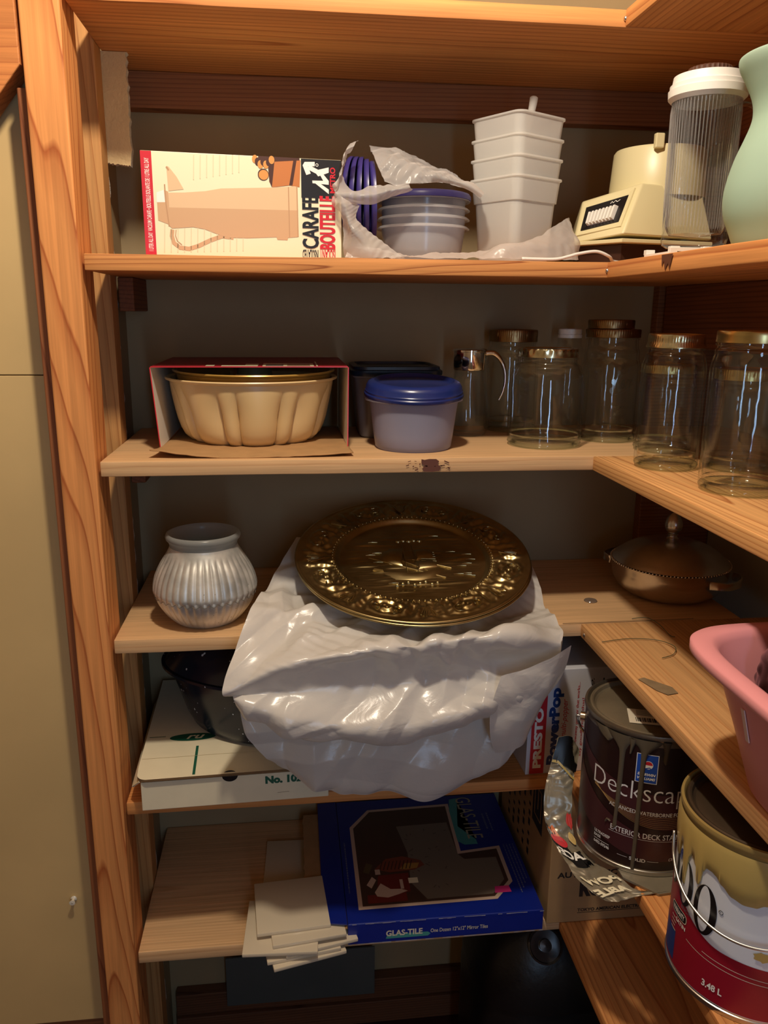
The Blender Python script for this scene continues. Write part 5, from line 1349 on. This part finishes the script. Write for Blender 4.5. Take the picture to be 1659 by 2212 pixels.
P.rect(.335, .020, .395, .038, cmat('picture_red', 118, 42, 34)); P.rect(.402, .058, .417, .070, C_CREAM)
P.poly([(.347, .043), (.358, .062), (.372, .048), (.388, .047), (.398, .042), (.384, .036), (.366, .030), (.350, .034)], m_tan); P.rect(.388, .047, .393, .068, m_tan)
P.poly([(.336, .060), (.346, .078), (.352, .070), (.343, .052)], m_tan); P.rect(.352, .082, .360, .094, m_tan)
P.poly([(.333, .09), (.342, .085), (.35, .105), (.340, .112)], cmat('picture_olive', 96, 80, 50))
P.poly([(.5060, .190), (.521, .271), (.5060, .268), (.500, .235), (.498, .150), (.508, .140), (.530, .140), (.530, .152)], m_teal)
P.text('GLAS-TILE', .5170, .155, .5440, .272, cmat('title_tan', 168, 160, 130), 270, .0)
def fine(u, v0, v1, w_):
    v = v0; random.seed(int(u*10000))
    while v < v1: L_ = random.uniform(.0015, .006); P.stroke([(u, v), (u, min(v1, v+L_))], w_, m_fine); v += L_+.0014
m_fine = cmat('fine_print', 104, 112, 148)
fine(.556, .178, .222, .0030); fine(.564, .172, .224, .0024)
for k in range(4): fine(.5720+.0052*k, .02+.01*k, .135, .0018)
fine(.3085, .045, .165, .0020)
P.poly([(.5300, .0230), (.5560, .0230), (.5550, .0370), (.5330, .0370)], m_pink2)
P.done('top_printing', t)
P = Print(lambda u, v, l: (u-.3012, v+.0187, .0338+l))
P.poly([(.283, .0215), (.290, .021), (.291, .033), (.285, .034)], m_pink2); P.poly([(.279, .034), (.286, .033), (.283, .044), (.277, .046)], m_pink2)
P.poly([(.276, .062), (.280, .060), (.279, .068), (.275, .069)], m_wear); P.done('sticker', t)
# torn kraft sheet under the blue box
bm = bmesh.new(); random.seed(6)
left = [(.2410+random.uniform(-.0015, .0015), .255-.0058*k) for k in range(40)]
prism(bm, [(.298, .256)]+left+[(.247, .010), (.262, .004), (.298, -.006)], 0, .0008)
o = finish(bm, 'kraft_sheet', m_kraft, loc=(0, 0, Z[5]+.0312)); tag(o, 'torn brown kraft sheet sticking out from under the blue carton, over the tiles', 'paper')

# ------------------------------------------------------------ ceramic tiles
m_tile = mat('cream_glazed_tile', srgb(222, 208, 182), .16, coat=.3)
m_bisq = mat('tile_edge', srgb(222, 208, 176), .7)
def tile(cx, cy, z, rz, label, w_=.1060, grp='cream wall tiles in the pile'):
    bm = bmesh.new(); box(bm, -w_/2, w_/2, -w_/2, w_/2, 0, .0058, .0012)
    o_ = finish(bm, 'ceramic_tile', m_tile, loc=(cx, cy, z), rot=(0, 0, rz), smooth=30); tag(o_, label, 'tile', grp); return o_
z5 = Z[5]+.0003
tile(.2350, .006, z5, radians(13), 'bottom cream tile of the pile, its corner lowest at the front')
tile(.2300, .010, z5+.006, radians(9), 'second cream tile from the bottom of the pile')
tile(.2530, .0150, z5+.012, radians(12), 'third cream tile from the bottom, reaching furthest right', .1060)
tile(.2065, .0050, z5+.018, radians(-3), 'wide cream tile jutting furthest over the front edge')
tile(.2400, .018, z5+.024, radians(7), 'cream tile just below the top of the pile, its right corner showing')
tile(.2190, .031, z5+.030, radians(4), 'topmost cream tile of the pile, partly under the torn kraft sheet') if False else None
tile(.2200, .0340, z5+.0300-.0001, radians(4.5), 'topmost cream tile of the pile, its right half near the torn kraft sheet')
tile(.2330, .168, z5, radians(-2), 'single cream tile lying flat behind the pile', .112, None)

# ------------------------------------------------------------ kraft carton on the lowest side board
t = thing('cardboard_carton', 'tall brown cardboard carton with black printing behind the blue carton', 'box', (.6030, -.0080, Z[5]+.0005), 0)
boxo('carton', mat('brown_carton', srgb(172, 136, 92), .8, noise_amt=.08, noise_scale=30), (0, .290, 0, .270, 0, .222), .0015, t)
P = Print(lambda u, v, l: (u, -l, v))
dk = cmat('stamp_black', 34, 26, 22, .7)
P.text('AUTOMATIC', .012, .0790, .105, .0890, dk, 0, .03); P.text('RO', .0480, .0440, .0850, .0730, dk, 0, .06); P.text('TOKYO AMERICAN ELECTRIC COMPANY', .0470, .0180, .190, .0235, dk, 0, .03); P.stroke([(.047, .0160), (.19, .0160)], .0008, dk)
P.done('front_printing', t)
P = Print(lambda u, v, l: (-l, u, v))
P.poly([(.045, .118), (.095, .118), (.095, .200), (.045, .200)], dk)
P.stroke([(.055, .135), (.085, .135), (.085, .185), (.055, .185), (.055, .135)], .003, m_kraft); P.stroke([(.070, .150), (.070, .185)], .003, m_kraft)
for k in range(5):
    for j in range(9): P.stroke([(.108+.028*k, .042+.018*j), (.108+.028*k, .054+.018*j-.003*((j+k) % 3))], .009, dk)
P.done('side_printing', t)

# ------------------------------------------------------------ bottom of the cupboard
m_dkp = mat('black_moulded_plastic', srgb(14, 14, 16), .35, bump=.1, bump_scale=120)
t = thing('black_canister', 'black rounded plastic canister with a round cap, in the dark at the bottom', 'canister', (.665, .125, 0))
bm = bmesh.new()
loft_rings(bm, [se(.145, .120, .0, 3.2), se(.150, .125, .01, 3.2), se(.150, .125, .23, 3.2), se(.142, .118, .262, 3), se(.150, .124, .268, 3), se(.150, .124, .285, 3), se(.138, .114, .330, 2.8), se(.115, .092, .375, 2.6), se(.080, .062, .405, 2.4), se(.040, .03, .415, 2.2)], True, True)
finish(bm, 'shell', m_dkp, t, smooth=40)
bm = bmesh.new(); lathe(bm, [(.026, 0), (.0275, .002), (.0275, .006), (.025, .0075), (.0235, .005), (.010, .004), (.0095, .009), (.0005, .0095)], 64)
finish(bm, 'round_cap', mat('smoky_cap', srgb(46, 42, 40), .18, coat=.5), t, smooth=40, loc=(-.046, -.090, .372), rot=(radians(52), radians(-8), 0))
o = boxo('grey_pane', mat('grey_glass_pane', srgb(84, 90, 88), .25, noise_amt=.1, noise_scale=10), (.095, .371, .276, .280, .10, .205), .0006, None, rot=(0, 0, 0)); o.location = (0, -.022, -.012)
tag(o, 'grey rectangular pane standing against the back under the lowest board', 'pane')
# clear push pin in the cream panel, and the dark block at the foot of the panel
t = thing('push_pin', 'tiny clear push pin stuck in the cream panel low at the left', 'pin', (-.0960, .0495, .5105), rot=(radians(90), 0, 0))
bm = bmesh.new(); lathe(bm, [(.0005, 0), (.0042, .0), (.0045, .0015), (.0022, .003), (.0020, .0065), (.0040, .0085), (.0042, .0100), (.0005, .0105)], 20); finish(bm, 'head', mat('clear_pin', srgb(232, 226, 210), .06, coat=1), t, smooth=40)

# ------------------------------------------------------------ pieces that belong to one part hang under that part
RULES = {'label_printing': 'label_wrap', 'lid_sticker': 'lid', 'paint_runs': 'label_wrap', 'button': 'control_panel', 'panel_script': 'control_panel',
         'neck_ring': 'glass_body', 'moulded_lettering': 'glass_body', 'moulded_marks': 'glass_body', 'knob': 'cover', 'rope_rim': 'bowl',
         'ship_relief': 'dish', 'border_relief': 'dish', 'zigzag_line': 'belly', 'front_printing': 'carton', 'side_printing': 'carton', 'lid_printing': 'lid',
         'top_printing': 'carton', 'printing': 'film', 'tab': 'drum'}
for o in list(scene.objects):
    if o.parent is None or o.type != 'MESH': continue
    base_ = o.name.split('.')[0]
    if base_ in RULES:
        for c_ in o.parent.children:
            if c_ is not o and c_.name.split('.')[0] == RULES[base_] and c_.location.length < 1e-9:
                o.parent = c_; break
